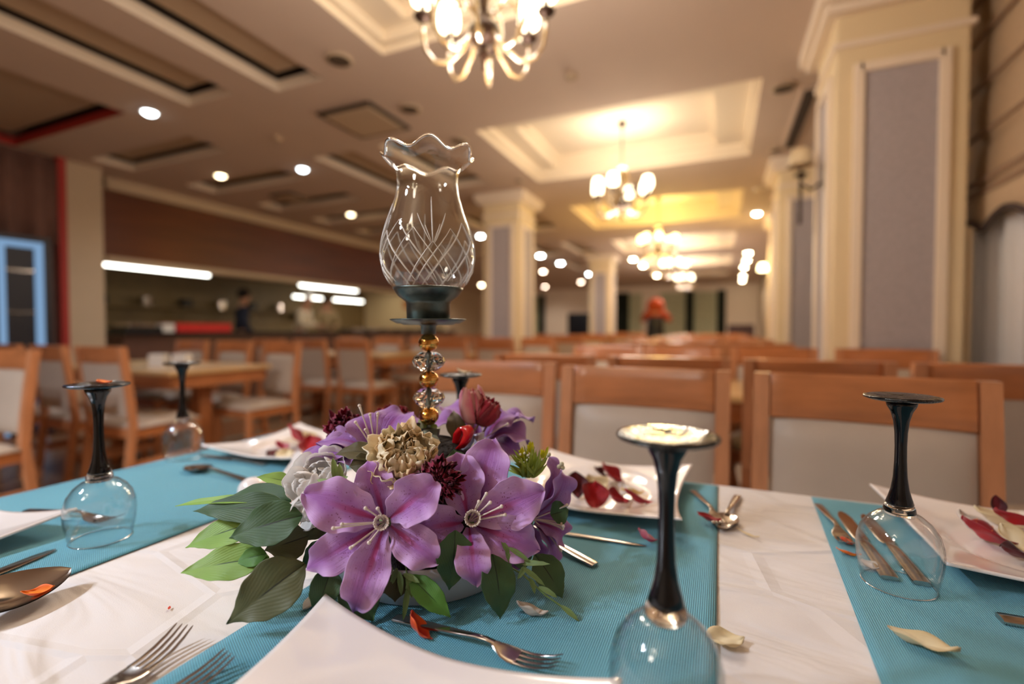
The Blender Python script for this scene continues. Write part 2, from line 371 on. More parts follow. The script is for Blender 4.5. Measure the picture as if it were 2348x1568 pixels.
def blind(y0, y1, label):
    t = thing('roman_blind', label, 'blind', (1.28, (y0+y1)/2, 1.6)); L_ = y1-y0; hl = L_/2
    def fn(a, b):
        z = .13+b*1.13; ph_ = (b*4) % 1.0; return (-.018*math.sin(PI*ph_)**.6, (a-.5)*L_, z)
    MB().grid(fn, 4, 64).build('fabric', M['blind'], t, solid=.004)
    fo = MB()
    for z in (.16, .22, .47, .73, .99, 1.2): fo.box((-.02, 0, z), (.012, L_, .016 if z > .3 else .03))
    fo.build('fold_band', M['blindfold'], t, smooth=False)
    def va(a, b):
        y = (a-.5)*L_; bot = -.045+.07*abs(math.sin(PI*y/.42)); return (-.022, y, bot+b*(.14-bot))
    MB().grid(va, 120, 3).build('scalloped_valance', M['blind'], t, solid=.004)
    pts = [(-.026, (k/160-.5)*L_, -.045+.07*abs(math.sin(PI*(k/160-.5)*L_/.42))) for k in range(161)]
    MB().tube(pts, .016, 6).build('scalloped_border', M['scallop'], t)
blind(-.4, 3.62, 'tan roman blind with dark-edged scalloped hem above the sheer curtain')

# far wall: tall windows with dark curtains, screen, dark openings
for k, (px, w) in enumerate(((1225, 34), (1395, 40), (1452, 40), (1545, 60), (1618, 56))):
    c = PL(px, 700, 0) if False else W(px, 700, 20.5); s_ = YF-.05
    r_ = ray(px, 700); x = r_.x*(s_/r_.y); ww = w*20.5/FPX
    wb = MB().box((x, YF-.03, 1.45), (ww, .05, 2.3)); o = struct(wb.build('window_%d' % (k+4), mat('far_net_%d' % k, S(190, 192, 160), .8, noise=.3, nscale=9) , smooth=False))
    dc = MB(); sd = 1 if k != 2 else -1
    dc.grid(lambda a, b: (x+sd*(ww/2+.02)+a*.32-.1, YF-.12+.03*math.sin(a*20), .3+b*2.35), 14, 1)
    tag(dc.build('dark_curtain', mat('dark_green_curtain', S(28, 36, 28), .8) if k == 0 else bpy.data.materials['dark_green_curtain'], solid=.006), 'narrow dark green curtain beside the %s far window' % ['leftmost', 'second', 'third', 'fourth', 'rightmost'][k], 'curtain')
t = thing('screen', 'large black screen standing against the far wall between columns', 'screen', (0, 0, 0))
r_ = ray(1334, 720); s_ = 16.8/r_.y; px_ = r_.x*s_
t.location = (px_, 16.8, 0)
MB().box((0, 0, 1.12), (1.05, .06, 1.0)).build('frame', M['dark'], t, smooth=False, bevel=.01)
MB().box((0, -.035, 1.12), (.99, .006, .92)).build('display', mat('screen_black', (.008, .009, .012, 1), .15), t, smooth=False)
sb = MB().box((0, 0, .01), (.7, .4, .02)); sb.box((0, .0, .32), (.08, .04, .62)); sb.build('stand', M['dark'], t, smooth=False)
tag(MB().box((0, 0, .45), (.55, .35, .9)).build('loudspeaker', mat('speaker_brown', S(70, 52, 56), .7), smooth=False, bevel=.02, loc=(.45, 12.3, .25)), 'dark purple-brown box on a stand beside the yellow column', 'cabinet')
tag(MB().box((0, 0, .125), (.5, .3, .25)).build('low_plinth', M['wood'], smooth=False, bevel=.01, loc=(.45, 12.3, 0)), 'low wooden plinth under the purple-brown box', 'plinth')

# ---------------------------------------------------------------- ceiling fittings
warmd = emis('downlight_warm', (1.0, .80, .50), 14); coold = emis('downlight_white', (.88, .96, 1.0), 16); dimd = emis('downlight_pinkish', (1.0, .76, .58), 45)
warmf = emis('downlight_warm_bright', (1.0, .82, .54), 70); coolf = emis('downlight_white_bright', (.86, .97, 1.0), 80)
def downlight(x, y, m, label, r=.055, power=0, col=(1, 1, 1)):
    t = thing('downlight', label, 'downlight', (x, y, H), group='recessed ceiling downlights')
    MB().lathe([(r+.022, 0), (r+.022, -.006), (r, -.008), (r, 0)], 24).build('ring', M['white'], t)
    MB().lathe([(1e-4, -.030), (r*.6, -.024), (r*.9, -.012), (r, -.002)], 24).build('lamp', m, t)
    if power:
        l = bpy.data.lights.new('downlight_light', 'SPOT'); l.energy = power; l.color = col; l.spot_size = math.radians(150); l.spot_blend = .9; l.shadow_soft_size = r
        o = bpy.data.objects.new('downlight_light', l); COL.objects.link(o); o.parent = t; o.location = (0, 0, -.02)
    return t
DL = [(-4.51, 2.59, 'c', 'large white downlight beside the first ceiling slot on the left', 110), (-5.57, 3.98, 'w', 'warm downlight above the kitchen fascia near the pillar', 60),
 (-4.47, 4.2, 'c', 'white downlight in line behind the largest left one', 110), (-5.5, 6.14, 'w', 'warm downlight left of the glass lamp, over the fascia', 60), (-4.4, 8.59, 'c', 'white downlight just right of the glass lamp', 70),
 (-4.18, 11.47, 'c', 'white downlight right of the mid-room column', 180), (-4.13, 12.97, 'c', 'white downlight, second right of the mid-room column', 180), (-5.23, 14.6, 'p', 'pinkish downlight beneath the two white ones mid-room', 0),
 (-4.04, 15.91, 'c', 'small white downlight left of the far column', 180), (-5.01, 18.39, 'p', 'small pinkish downlight over the black screen', 180), (-9.18, 18.0, 'w', 'warm downlight just left of the mid-room column', 180), (-7.01, 19.83, 'p', 'dim downlight low beside the mid-room column', 180),
 (-2.13, 13.02, 'w', 'warm downlight below the yellow chandelier, upper of two', 0), (-2.08, 14.46, 'w', 'warm downlight below the yellow chandelier, lower of two', 0), (-2.0, 17.22, 'w', 'warm downlight over the person with orange hood', 180),
 (.53, 8.69, 'w', 'bright warm downlight by the yellow column', 25), (.47, 7.2, 'd', 'unlit downlight above the bright warm one near the column', 0), (.62, 13.1, 'w', 'top downlight of the warm string before the far window side', 0),
 (.65, 14.48, 'w', 'second downlight of the warm window-side string', 0), (.65, 15.97, 'w', 'third downlight of the warm window-side string', 0), (.72, 18.54, 'w', 'fourth downlight of the warm window-side string', 180), (.77, 20.35, 'w', 'lowest downlight of the warm window-side string', 0)]
for x, y, k, lab, pw in DL:
    downlight(x, y, {'c': coold if y < 7 else coolf, 'w': warmd if y < 8 else warmf, 'p': dimd, 'd': M['cream']}[k], lab, .055 if y < 10 else .075, pw, COOL if k == 'c' else WARM)
KEY = [(-2.35, -1.40, 640), (-2.35, -.95, 500)]
for i, (x, y, pw) in enumerate(KEY):
    downlight(x, y, coolf, 'white downlight over the %s end of the table' % ['near left', 'left'][i], .075, pw, (.84, .94, 1.10))
def disc(px, py, lab, r=.09):
    p = PL(px, py, H); t = thing('ceiling_speaker', lab, 'ceiling speaker', (p.x, p.y, H), group='round grey ceiling speakers')
    MB().lathe([(r, 0), (r, -.012), (r-.015, -.016)], 24).build('rim', M['panel'], t); MB().lathe([(r-.015, -.014), (1e-4, -.014)], 24).build('grille', mat('speaker_grille', S(84, 70, 56), .8) if 'speaker_grille' not in bpy.data.materials else bpy.data.materials['speaker_grille'], t)
disc(778, 135, 'round dark ceiling speaker left of the nearest chandelier'); disc(940, 248, 'round dark ceiling speaker beside the square ceiling unit'); disc(1053, 322, 'round dark ceiling speaker above the glass lamp rim', .08)
disc(1797, 200, 'round dark ceiling speaker left of the nearest cream column'); disc(1190, 413, 'small round speaker at the corner of the lit tray', .05); disc(1780, 342, 'round dark fitting between the lit tray and cream columns', .07)
def detector(px, py, lab):
    p = PL(px, py, H); t = thing('smoke_detector', lab, 'smoke detector', (p.x, p.y, H)); MB().lathe([(.045, 0), (.045, -.02), (.03, -.035), (1e-4, -.036)], 20).build('housing', M['panel'], t)
detector(1310, 172, 'small detector on the ceiling right of the nearest chandelier'); detector(636, 315, 'small detector on the ceiling between the downlights')
for (x, y), lab in (((-2.92, 3.45), 'square dark-edged air unit on the ceiling left of the glass lamp'), ((-5.55, 5.0), 'distant dark ceiling vent between two slots on the left')):
    t = thing('ceiling_air_unit', lab, 'air conditioner', (x, y, H)); s = .29 if y < 4 else .2
    MB().box((0, 0, -.012), (2*s, 2*s, .024)).build('rim', mat('unit_dark', S(74, 58, 44), .7) if y < 4 else bpy.data.materials['unit_dark'], t, bevel=.03, smooth=False)
    MB().box((0, 0, -.022), (2*s-.09, 2*s-.09, .02)).build('grille', M['panel'], t, bevel=.02, smooth=False)
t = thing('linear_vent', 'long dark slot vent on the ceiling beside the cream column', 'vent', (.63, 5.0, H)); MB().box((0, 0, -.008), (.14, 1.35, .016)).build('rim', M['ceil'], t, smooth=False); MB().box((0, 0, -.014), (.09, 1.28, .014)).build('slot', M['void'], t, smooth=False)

# chandeliers
shade_w = emis('shade_warm', (1.0, .84, .56), 9); shade_y = emis('shade_yellow', (1.0, .74, .30), 9)
def chandelier(label, loc, shm, power, col, rz, drop=1.08):
    t = thing('chandelier', label, 'chandelier', loc, rz, group='bronze arm chandeliers in the ceiling trays')
    body = MB().lathe([(1e-4, 0), (.010, .01), (.006, .03), (.014, .06), (.028, .075), (.010, .09), (.012, .11), (.05, .125), (.072, .16), (.060, .19), (.03, .215), (.018, .26), (.022, .32), (.014, .38), (.02, .46), (.008, .5)], 24)
    body.build('hub', M['bronze'], t)
    top = H+.24-loc[2]
    MB().tube([(0, 0, .48), (0, 0, top-.05)], .006, 8).build('hanging_rod', M['bronze'], t)
    MB().lathe([(.008, top-.07), (.02, top-.06), (.045, top-.01), (.05, top)], 20).build('canopy', M['bronze'], t)
    MB().lathe([(.03, .33), (.075, .36), (.085, .42), (.06, .50), (.025, .54)], 20).build('glass_bell', M['chglass'], t)
    for k in range(8):
        a = 2*PI*k/8; ca, sa = math.cos(a), math.sin(a)
        P = [(.05, .17), (.09, .10), (.15, .045), (.21, .05), (.25, .10), (.262, .17), (.262, .22)]
        arm = MB().tube([(r*ca, r*sa, z) for r, z in P], .009, 8).build('arm', M['chglass'], t)
        c2 = MB().lathe([(.01, .215), (.035, .235), (.04, .245), (.012, .25), (.014, .285)], 14, (.262*ca, .262*sa, 0)).build('candle_cup', M['bronze'], arm)
        if k % 4 != 2:
            MB().lathe([(.030, .29), (.046, .30), (.052, .33), (.050, .37), (.040, .405), (.030, .41)], 18, (.262*ca, .262*sa, 0)).build('shade', shm, arm)
        P2 = [(.04, .25), (.10, .33), (.155, .30), (.165, .24), (.15, .2)]
        MB().tube([(r*math.cos(a+.39), r*math.sin(a+.39), z) for r, z in P2], .007, 6).build('scroll', M['chglass'], arm)
        MB().lathe([(1e-4, -.045), (.009, -.03), (.004, 0)], 8, (.165*math.cos(a+.39), .165*math.sin(a+.39), .20)).build('crystal_drop', M['crystal'], arm)
    for zz, f in ((.56, .3), (.22, .45)):
        l = bpy.data.lights.new('chandelier_light', 'POINT'); l.energy = power*f; l.color = col; l.shadow_soft_size = .16
        o = bpy.data.objects.new('chandelier_light', l); COL.objects.link(o); o.parent = t; o.location = (0, 0, zz if zz > .4 else -.12)
for k, (lab, sm, pw, col) in enumerate((('bronze chandelier hanging nearest, at the top of the picture', shade_w, 85, WARM), ('chandelier with white shades under the bright lit tray', shade_w, 85, (1, .86, .70)),
        ('chandelier glowing yellow, third down the room', shade_y, 105, YELLOW), ('chandelier fourth down the room, beyond the yellow one', shade_w, 130, WARM), ('chandelier farthest down the room', shade_w, 130, WARM))):
    chandelier(lab, (-.93, 1.85+3.12*k, EYE+(1.09 if k == 0 else 1.11)), sm, pw, col, .35+.3*k)
# chandelier of the tray behind the photographer
chandelier('chandelier over the tables behind the near end', (-.93, -1.25, EYE+1.06), shade_w, 40, WARM, .2)

# wall lamps
def sconce(loc, label, lit):
    t = thing('wall_lamp', label, 'wall lamp', loc)
    MB().lathe([(1e-4, 0), (.035, .0), (.04, .01)], 16).tube([(0, 0, 0), (.02, 0, 0)], .02, 10).box((.125, 0, -.02), (.012, .07, .16)).tube([(.12, 0, -.05), (.06, 0, -.09), (0, 0, -.05), (0, 0, .05)], .009, 8).tube([(0, 0, -.05), (0, 0, -.30)], .010, 8).build('bracket', M['bronze'], t)
    MB().lathe([(.075, .06), (.062, .11), (.05, .165)], 20).build('lamp_shade', emis('sconce_lit', (1, .8, .42), 14) if lit else M['cream'], t, solid=.002)
    if lit:
        MB().ball((0, 0, .10), .035).build('bulb', bpy.data.materials['sconce_lit'], t)
        l = bpy.data.lights.new('wall_lamp_light', 'POINT'); l.energy = 22; l.color = YELLOW; l.shadow_soft_size = .06; o = bpy.data.objects.new('wall_lamp_light', l); COL.objects.link(o); o.parent = t; o.location = (-.03, 0, .12)
sconce((.455, 3.5, EYE+.96), 'unlit cream-shaded wall lamp on the nearest cream column', False)
sconce((.655, 9.1, EYE+.93), 'lit yellow wall lamp on the far cream column', True)

# ---------------------------------------------------------------- kitchen behind the hatch
ct = thing('serving_counter', 'long dark-topped serving counter under the wooden fascia', 'counter', (-6.95, 7.5, 0))
MB().box((0, 0, .48), (.5, 8.0, .96)).build('cabinet', mat('counter_front', S(96, 62, 48), .5, noise=.1), ct, smooth=False)
MB().box((.02, 0, .98), (.62, 8.04, .04)).build('countertop', mat('counter_dark', S(34, 34, 36), .2), ct, smooth=False, bevel=.006)
tube = emis('tube_light', (1, .98, .88), 9)
for y0, y1, x, z, lab in ((3.42, 4.87, -7.12, 1.855, 'long white tube light at the pillar end of the kitchen hatch'), (6.6, 8.1, -7.12, 1.855, 'tube light further along the kitchen hatch edge'),
                       (7.8, 8.7, -8.6, 1.76, 'tube light deep inside the kitchen'), (9.0, 10.0, -8.6, 1.76, 'second tube light deep inside the kitchen')):
    t = thing('tube_light', lab, 'tube light', (x, (y0+y1)/2, z)); MB().tube([(0, (y0-y1)/2, 0), (0, (y1-y0)/2, 0)], .022, 10).build('tube', tube, t)
    MB().box((0, 0, .03), (.06, y1-y0, .03)).build('housing', M['white'], t, smooth=False)
l = bpy.data.lights.new('kitchen_light', 'AREA'); l.energy = 14; l.color = (1, .85, .6); l.shape = 'RECTANGLE'; l.size = .5; l.size_y = 2.0; o = bpy.data.objects.new('kitchen_light', l); COL.objects.link(o); o.location = (-8.6, 10.0, 2.25)
l = bpy.data.lights.new('kitchen_light', 'AREA'); l.energy = 4; l.color = (1, .85, .6); l.shape = 'RECTANGLE'; l.size = .5; l.size_y = 2.0; o = bpy.data.objects.new('kitchen_light', l); COL.objects.link(o); o.location = (-8.6, 5.5, 2.25)
def item(name, lab, cat, mbb, m, loc, grp=None, bevel=.004): return tag(mbb.build(name, m, smooth=False, bevel=bevel, loc=loc), lab, cat, grp)
def tray(w, l_, h):
    m = MB(); m.box((0, 0, .006), (w, l_, .012))
    for a, b, c, d in ((w/2, 0, .01, l_), (-w/2, 0, .01, l_), (0, l_/2, w, .01), (0, -l_/2, w, .01)): m.box((a, b, h/2), (c, d, h))
    return m
redm = mat('red_crate', S(200, 10, 22), .4)
item('red_crate', 'bright red crate on the serving counter beside the man in navy', 'crate', tray(.4, .78, .12), redm, (-6.93, 4.55, 1.0))
item('black_crate', 'black crate on the serving counter next to the pillar', 'crate', tray(.4, .42, .07), M['dark'], (-6.93, 3.76, 1.0))
item('metal_tray', 'shiny metal tray on the black crate', 'tray', tray(.34, .3, .045), M['steel'], (-6.93, 3.76, 1.072))
item('white_container', 'white container on the counter beside the black crate', 'container', tray(.34, .15, .11), M['white'], (-6.93, 4.065, 1.0))
for k in range(7):
    item('dish_stack', ['steel pan on the counter between the two cooks', 'steel pan on the counter just past the white-hatted cook', 'third steel pan along the counter past the cooks', 'fourth steel pan along the far counter', 'fifth steel pan along the far counter', 'steel pan near the counter end', 'last steel pan at the counter end'][k].replace('  ', ' '), 'pan', tray(.34, .36, .06), M['steel'], (-6.93, 7.75+.5*k, 1.0), 'steel pans along the counter')
bc = thing('back_counter', 'dim cabinet run against the kitchen rear wall', 'cabinet', (-9.48, 7.0, 0))
MB().box((0, 0, .44), (.55, 6.6, .88)).build('cabinet', M['panel'], bc, smooth=False); MB().box((0, 0, .9), (.6, 6.66, .04)).build('worktop', M['steel'], bc, smooth=False)
sh = thing('wall_shelf', 'steel wall shelf on the kitchen rear wall', 'shelf', (-9.65, 6.6, 1.45)); MB().box((0, 0, 0), (.3, 4.6, .03)).box((0, -2.2, -.1), (.28, .03, .2)).box((0, 2.2, -.1), (.28, .03, .2)).build('board', M['kitchen'], sh, smooth=False)
R_ = random.Random(3)
for k in range(6):
    item('pot', 'steel pot on the kitchen shelf, %s from the pillar' % ['first', 'second', 'third', 'fourth', 'fifth', 'sixth'][k], 'pot', MB().lathe([(1e-4, 0), (.11, 0), (.11, .16), (.1, .16), (.1, .01)], 16), M['steel'] if k % 2 else M['dark'], (-9.65, 4.7+.72*k, 1.465), 'pots on the kitchen shelf', 0)
item('framed_notice', 'small orange-topped notice on the kitchen end wall', 'notice', MB().box((0, 0, 0), (.6, .02, .22)), mat('orange_print', S(196, 110, 30), .6), (-8.1, 11.49, 1.75))
# blue framed cooler by the left wall
t = thing('display_cooler', 'dark display cooler with glowing light blue frame at far left', 'cooler', (-6.35, 2.28, 0))
MB().box((0, .05, .97), (.42, .52, 1.94)).build('cabinet', mat('cooler_dark', S(28, 26, 34), .4), t, smooth=False)
bl = emis('blue_tube', (.30, .50, .78), .7)
MB().box((.22, -.06, .93), (.03, .045, 1.8)).box((.22, .21, .93), (.03, .06, 1.8)).box((.22, .075, 1.85), (.03, .33, .06)).build('lit_frame', bl, t, smooth=False)
for z in (.4, .8, 1.2, 1.6): MB().box((.214, 0, z), (.012, .44, .02)).build('shelf', M['steel'], t, smooth=False)

# ---------------------------------------------------------------- chairs and tables of the hall
def make_chair():
    t = thing('dining_chair', 'x', 'chair')            # faces -Y, back at y=0
    w = .205; zt = .93
    def by(z): return .0 if z < .45 else .055*((z-.45)/.48)**1.2+0
    for s in (-1, 1):
        pts = [(s*w, .05*(1-z/.45) if z < .45 else by(z), z) for z in (0, .2, .45, .6, .75, .88, zt)]
        lb = MB()
        for (a, b) in zip(pts[:-1], pts[1:]):
            vs = []
            for (x, y, z) in (a, b):
                for dx, dy in ((-.017, -.02), (.017, -.02), (.017, .02), (-.017, .02)): vs.append((x+dx, y+dy, z))
            lb.add(vs, [(0, 1, 5, 4), (1, 2, 6, 5), (2, 3, 7, 6), (3, 0, 4, 7)]+([(3, 2, 1, 0)] if a is pts[0] else [])+([(4, 5, 6, 7)] if b is pts[-1] else []))
        lb.build('back_post', M['woodv'], t, smooth=False)
    def rail(a, b): x = (a*2-1)*(w-.018); z = .825+b*.105; return (x, by(z)+.012*(1-(a*2-1)**2)-.006, z)
    MB().grid(rail, 10, 3).build('top_rail', M['wood'], t, solid=.022, bevel=.003)
    def pad(a, b):
        x = (a*2-1)*(w-.02); z = .50+b*.325; q = (1-(2*a-1)**6)*(1-(2*b-1)**8); return (x, by(z)-.004-.022*q, z)
    pb = MB().grid(pad, 14, 14); pb.grid(lambda a, b: ((1-a*2)*(w-.02), by(.50+b*.325)+.014, .50+b*.325), 2, 6)
    pb.build('back_pad', M['pad'], t)
    def seat(a, b):
        x = (a*2-1); y = (b*2-1); q = (1-abs(x)**5)*(1-abs(y)**5); wx = .22; return (x*wx*(1+.04*(1-b)), -.215+y*.21, .425+.045*q**.6)
    sb = MB().grid(seat, 14, 14); sb.box((0, -.215, .425), (.44, .42, .012)); sb.build('seat', M['pad'], t)
    ap = MB().box((0, -.405, .39), (.38, .02, .06)).box((-.2, -.2, .39), (.02, .40, .06)).box((.2, -.2, .39), (.02, .40, .06)).box((0, .0, .39), (.38, .02, .06)); ap.build('seat_frame', M['wood'], t, smooth=False)
    for s in (-1, 1): MB().box((s*.2, -.405, .21), (.036, .036, .42)).build('leg', M['woodv'], t, smooth=False, bevel=.003)
    for s in (-1, 1): MB().box((s*.2, -.2, .2), (.018, .39, .03)).build('stretcher', M['woodv'], t, smooth=False)
    return t
chair0 = make_chair(); CHU = [False]
def chair(x, y, rz, label, group):
    if not CHU[0]:
        CHU[0] = True; chair0.location = (x, y, 0); chair0.rotation_euler = (0, 0, rz); chair0['label'] = label; chair0['group'] = group; return chair0
    return dup(chair0, (x, y, 0), rz, label, group)
CG = 'wooden dining chairs in the hall'
chair(-.69, 1.37, .10, 'wooden dining chair behind the candle lamp, its rail catching a white glare', CG)
chair(-.197, 1.29, -.02, 'wooden dining chair directly behind the plate of red petals', CG)
chair(.295, 1.255, -.12, 'wooden dining chair behind the right-hand upside-down glass', CG)
RW = ['second', 'third', 'fourth', 'fifth', 'sixth', 'seventh']
def hall_table(x0, x1, y0, y1, label, group):
    t = thing('dining_table', label, 'table', ((x0+x1)/2, (y0+y1)/2, 0), 0, group); hx, hy = (x1-x0)/2, (y1-y0)/2
    MB().box((0, 0, .735), (2*hx, 2*hy, .03)).build('tabletop', M['tabletop'], t, smooth=False, bevel=.004)
    MB().box((0, hy-.04, .675), (2*hx-.06, .02, .09)).box((0, -hy+.04, .675), (2*hx-.06, .02, .09)).box((hx-.04, 0, .675), (.02, 2*hy-.08, .09)).box((-hx+.04, 0, .675), (.02, 2*hy-.08, .09)).build('apron', M['tableedge'], t, smooth=False)
    for sx in (-1, 1): MB().box((sx*(hx-.28), 0, .37), (.10, .10, .70)).box((sx*(hx-.28), 0, .025), (.08, 2*hy-.14, .05)).build('pedestal', M['tableedge'], t, smooth=False, bevel=.004)
rr = random.Random(11)
side = lambda s: 'near' if s > 0 else 'far'
# window-side row of tables behind the set table
for k in range(5):
    yc = 2.62+2.15*k; x0, x1 = (-.95, 1.1) if k == 0 else (-.95, .5)
    hall_table(x0, x1, yc-.36, yc+.36, 'bare wooden table, %s down the window-side row of tables' % RW[k], 'bare tables down the hall')
    xs = [-.68, -.2, .30, .80] if k == 0 else [-.68, -.2, .28]
    for s in (1, -1):
        for i, x in enumerate(xs):
            pos = ['first from the aisle', 'second from the aisle', 'third from the aisle', 'nearest the window'][i]
            yy = yc-s*(.36+.30) if not (k == 0 and s == -1) else yc+.47
            chair(x+rr.uniform(-.02, .02), yy+(rr.uniform(-.03, .03) if k else 0), (PI if s > 0 else 0)+rr.uniform(-.05, .05), 'wooden chair on the %s side of the %s window-side table, %s' % (side(s), RW[k], pos), CG)
# left block
chair(-3.46, 1.22, .12, 'wooden chair at the far left edge, angled away from the kitchen side', CG)
chair(-4.0, 1.25, .0, 'wooden chair at far left, mostly behind the edge one', CG)
for k in range(4):
    yc = 2.42+2.2*k
    hall_table(-4.95, -3.36, yc-.4, yc+.4, 'bare wooden table, %s in the kitchen-side row of tables' % RW[k-1 if k else 0] if k else 'pale wooden table with napkin holders left of the far upside-down glass', 'bare tables down the hall')
    for s in (1, -1):
        for i, x in enumerate((-3.5, -4.1, -4.7)):
            if s > 0: yy = yc-.66
            else: yy = yc+(.52 if k == 0 and i == 0 else .58)
            pos = ['at the aisle end', 'in the middle', 'at the wall end'][i]
            chair(x+(.06 if k == 0 and s < 0 and i == 0 else 0)+rr.uniform(-.02, .02), yy, (PI if s > 0 else 0)+rr.uniform(-.06, .06), 'wooden chair on the %s side of the %s kitchen-side table, %s' % (side(s), ['nearest', 'second', 'third', 'fourth'][k], pos), CG)
# middle block beyond the aisle
for k in range(4):
    yc = (5.1, 7.75, 10.05, 13.7)[k]
    hall_table(-2.95, -1.75, yc-.36, yc+.36, 'bare wooden table, %s of the middle row around the columns' % ['nearest', 'second', 'third', 'farthest'][k], 'bare tables down the hall')
    for s in (1, -1):
        for i, x in enumerate((-2.65, -2.1)):
            if k == 0 and s < 0: yy = yc+.5
            else: yy = yc-s*.64
            chair(x, yy, (PI if s > 0 else 0)+rr.uniform(-.06, .06), 'wooden chair on the %s side of the %s middle-row table, on its %s' % (side(s), ['nearest', 'second', 'third', 'farthest'][k], ['kitchen half', 'window half'][i]), CG)
def holder(loc, lab):
    t = thing('napkin_holder', lab, 'napkin holder', loc, .3, 'napkin holders on bare tables')
    MB().box((0, 0, .006), (.12, .07, .012)).box((0, -.03, .05), (.12, .006, .09)).box((0, .03, .05), (.12, .006, .09)).build('holder', M['white'], t, smooth=False, bevel=.002)
    MB().box((0, 0, .055), (.11, .045, .085)).build('napkins', M['white'], t, smooth=False)
holder((-3.95, 2.30, .75), 'white napkin holder, left one of two on the pale wooden table'); holder((-3.80, 2.38, .75), 'white napkin holder, right one of two on the pale wooden table'); holder((-4.0, 4.62, .75), 'white napkin holder on the second kitchen-side table')
holder((-2.3, 5.1, .75), 'white napkin holder on the table before the mid-room column')

# ---------------------------------------------------------------- people
def skin(name, verts, edges, rad, m, parent=None, sub=2):
    me = bpy.data.meshes.new(name); me.from_pydata(verts, edges, []); me.update(); me.materials.append(m)
    o = bpy.data.objects.new(name, me); COL.objects.link(o)
    if parent: o.parent = parent
    q = o.modifiers.new('skin', 'SKIN'); q.use_smooth_shade = True
    if not me.skin_vertices: 
        pass
    for i, r in enumerate(rad):
        d = me.skin_vertices[0].data[i]; d.radius = (r, r) if not isinstance(r, tuple) else r; d.use_root = (i == 0)
    s = o.modifiers.new('sub', 'SUBSURF'); s.levels = sub; s.render_levels = sub
    return o
skinm = mat('skin_tone', S(196, 146, 118), .5, sss=.1)
def person(loc, rz, label, hair, tops, bottoms, arms, lean=0.0, hat=None, headtilt=0, collar=None):
    t = thing('person', label, 'person', loc, rz)       # faces -Y locally
    V_ = []; E_ = []; R = []
    def a(p, r, par=None):
        x, y, z = p
        if z > .95: y = y-(z-.95)*lean
        V_.append((x, y, z)); R.append(r)
        if par is not None: E_.append((par, len(V_)-1))
        return len(V_)-1
    pel = a((0, 0, .95), (.15, .11)); sp = a((0, 0, 1.12), (.13, .10), pel); ch = a((0, 0, 1.30), (.16, .11), sp); nb = a((0, 0, 1.43), .075, ch); nk = a((0, -.005, 1.49), .05, nb)
    h1 = a((0, -.02, 1.56), (.068, .075), nk); h2 = a((0, -.02, 1.64), (.078, .092), h1); h3 = a((0, -.015, 1.70), (.06, .07), h2)
    nose = a((0, -.115, 1.60), .012, h1)
    for s in (-1, 1):
        hp = a((s*.09, 0, .88), .095, pel); kn = a((s*.1, -.01, .50), .06, hp); an = a((s*.1, .02, .09), .04, kn); ft = a((s*.11, -.13, .03), .035, an)
        sh_ = a((s*.17, 0, 1.39), .062, nb); el, wr = arms[0 if s < 0 else 1]
        e = a(el, .043, sh_); w_ = a(wr, .029, e)
        d = Vector(wr)-Vector(el); d.normalize(); p = Vector(wr)+d*.06; pm = a(p, (.035, .016), w_)
        for f in range(4): a(Vector(p)+d*(.075-.01*abs(f-1.4))+Vector((0, 0, 1)).cross(d)*(.018*(f-1.5)), .008, pm)
        a(Vector(wr)+d*.05+Vector((0, 0, 1)).cross(d)*(.045*s), .009, w_)
    skin('body', V_, E_, R, skinm, t)
    def cloth(name, idx, extra, m):
        mp = {j: i for i, j in enumerate(idx)}
        skin(name, [V_[j] for j in idx], [(mp[p], mp[q]) for p, q in E_ if p in mp and q in mp], [tuple(c+extra for c in (R[j] if isinstance(R[j], tuple) else (R[j], R[j]))) for j in idx], m, t)
    base = 9
    def leg(s): return [base+s*12+i for i in range(3)]
    # indices: per side hp,kn,an,ft,sh,el,wr,pm,f*4,thumb = 13
    LB = [9, 22]
    cloth('trousers', [pel]+[LB[0], LB[0]+1, LB[0]+2, LB[1], LB[1]+1, LB[1]+2], .018, bottoms)
    cloth('top', [pel, sp, ch, nb]+[LB[0]+4, LB[0]+5, LB[0]+6, LB[1]+4, LB[1]+5, LB[1]+6], .02, tops)
    for i in (0, 1): MB().ball((0, 0, 0), .05, 12, 8, (.85, 2.3, .8)).build('shoe', M['dark'], t, loc=(V_[LB[i]+3][0], V_[LB[i]+3][1]+.06, .04))
    hc = Vector(V_[h2]); 
    if hair: 
        hb = MB().ball((hc.x, hc.y+.018, hc.z+.02), .1, 18, 12, (.92, 1.03, 1.05)); hb.v = [v for v in hb.v]; hb.build('hair', hair, t)
    for s in (-1, 1): MB().ball((hc.x+s*.03, hc.y-.085, hc.z+.0), .011, 8, 6).build('eye', M['dark'], t)
    if hat: MB().lathe([(.085, 0), (.088, .06), (.12, .11), (.125, .16), (.09, .19), (1e-4, .2)], 20, (hc.x, hc.y, hc.z+.04)).build('chef_hat', hat, t)
    if collar: MB().ball((hc.x, hc.y+.025, hc.z-.09), .15, 18, 12, (1.25, .85, 1.15)).build('hood', collar, t)
    return t
navy = mat('navy_cloth', S(34, 40, 62), .8); dk = mat('dark_trousers', S(26, 24, 28), .8); wh = mat('white_jacket', S(222, 208, 184), .8); bg = mat('beige_jacket', S(168, 148, 112), .8); hr = mat('dark_hair', S(34, 24, 20), .7); org = mat('orange_hood', S(168, 66, 26), .8)
down = [((-.24, .02, 1.13), (-.22, -.14, .97)), ((.24, .02, 1.13), (.22, -.14, .97))]
fwd = [((-.24, -.08, 1.14), (-.12, -.32, 1.10)), ((.24, -.08, 1.14), (.12, -.32, 1.10))]
person((-7.72, 5.86, 0), math.radians(150), 'man in a navy vest standing behind the counter by the red crate', hr, navy, dk, down, .05)
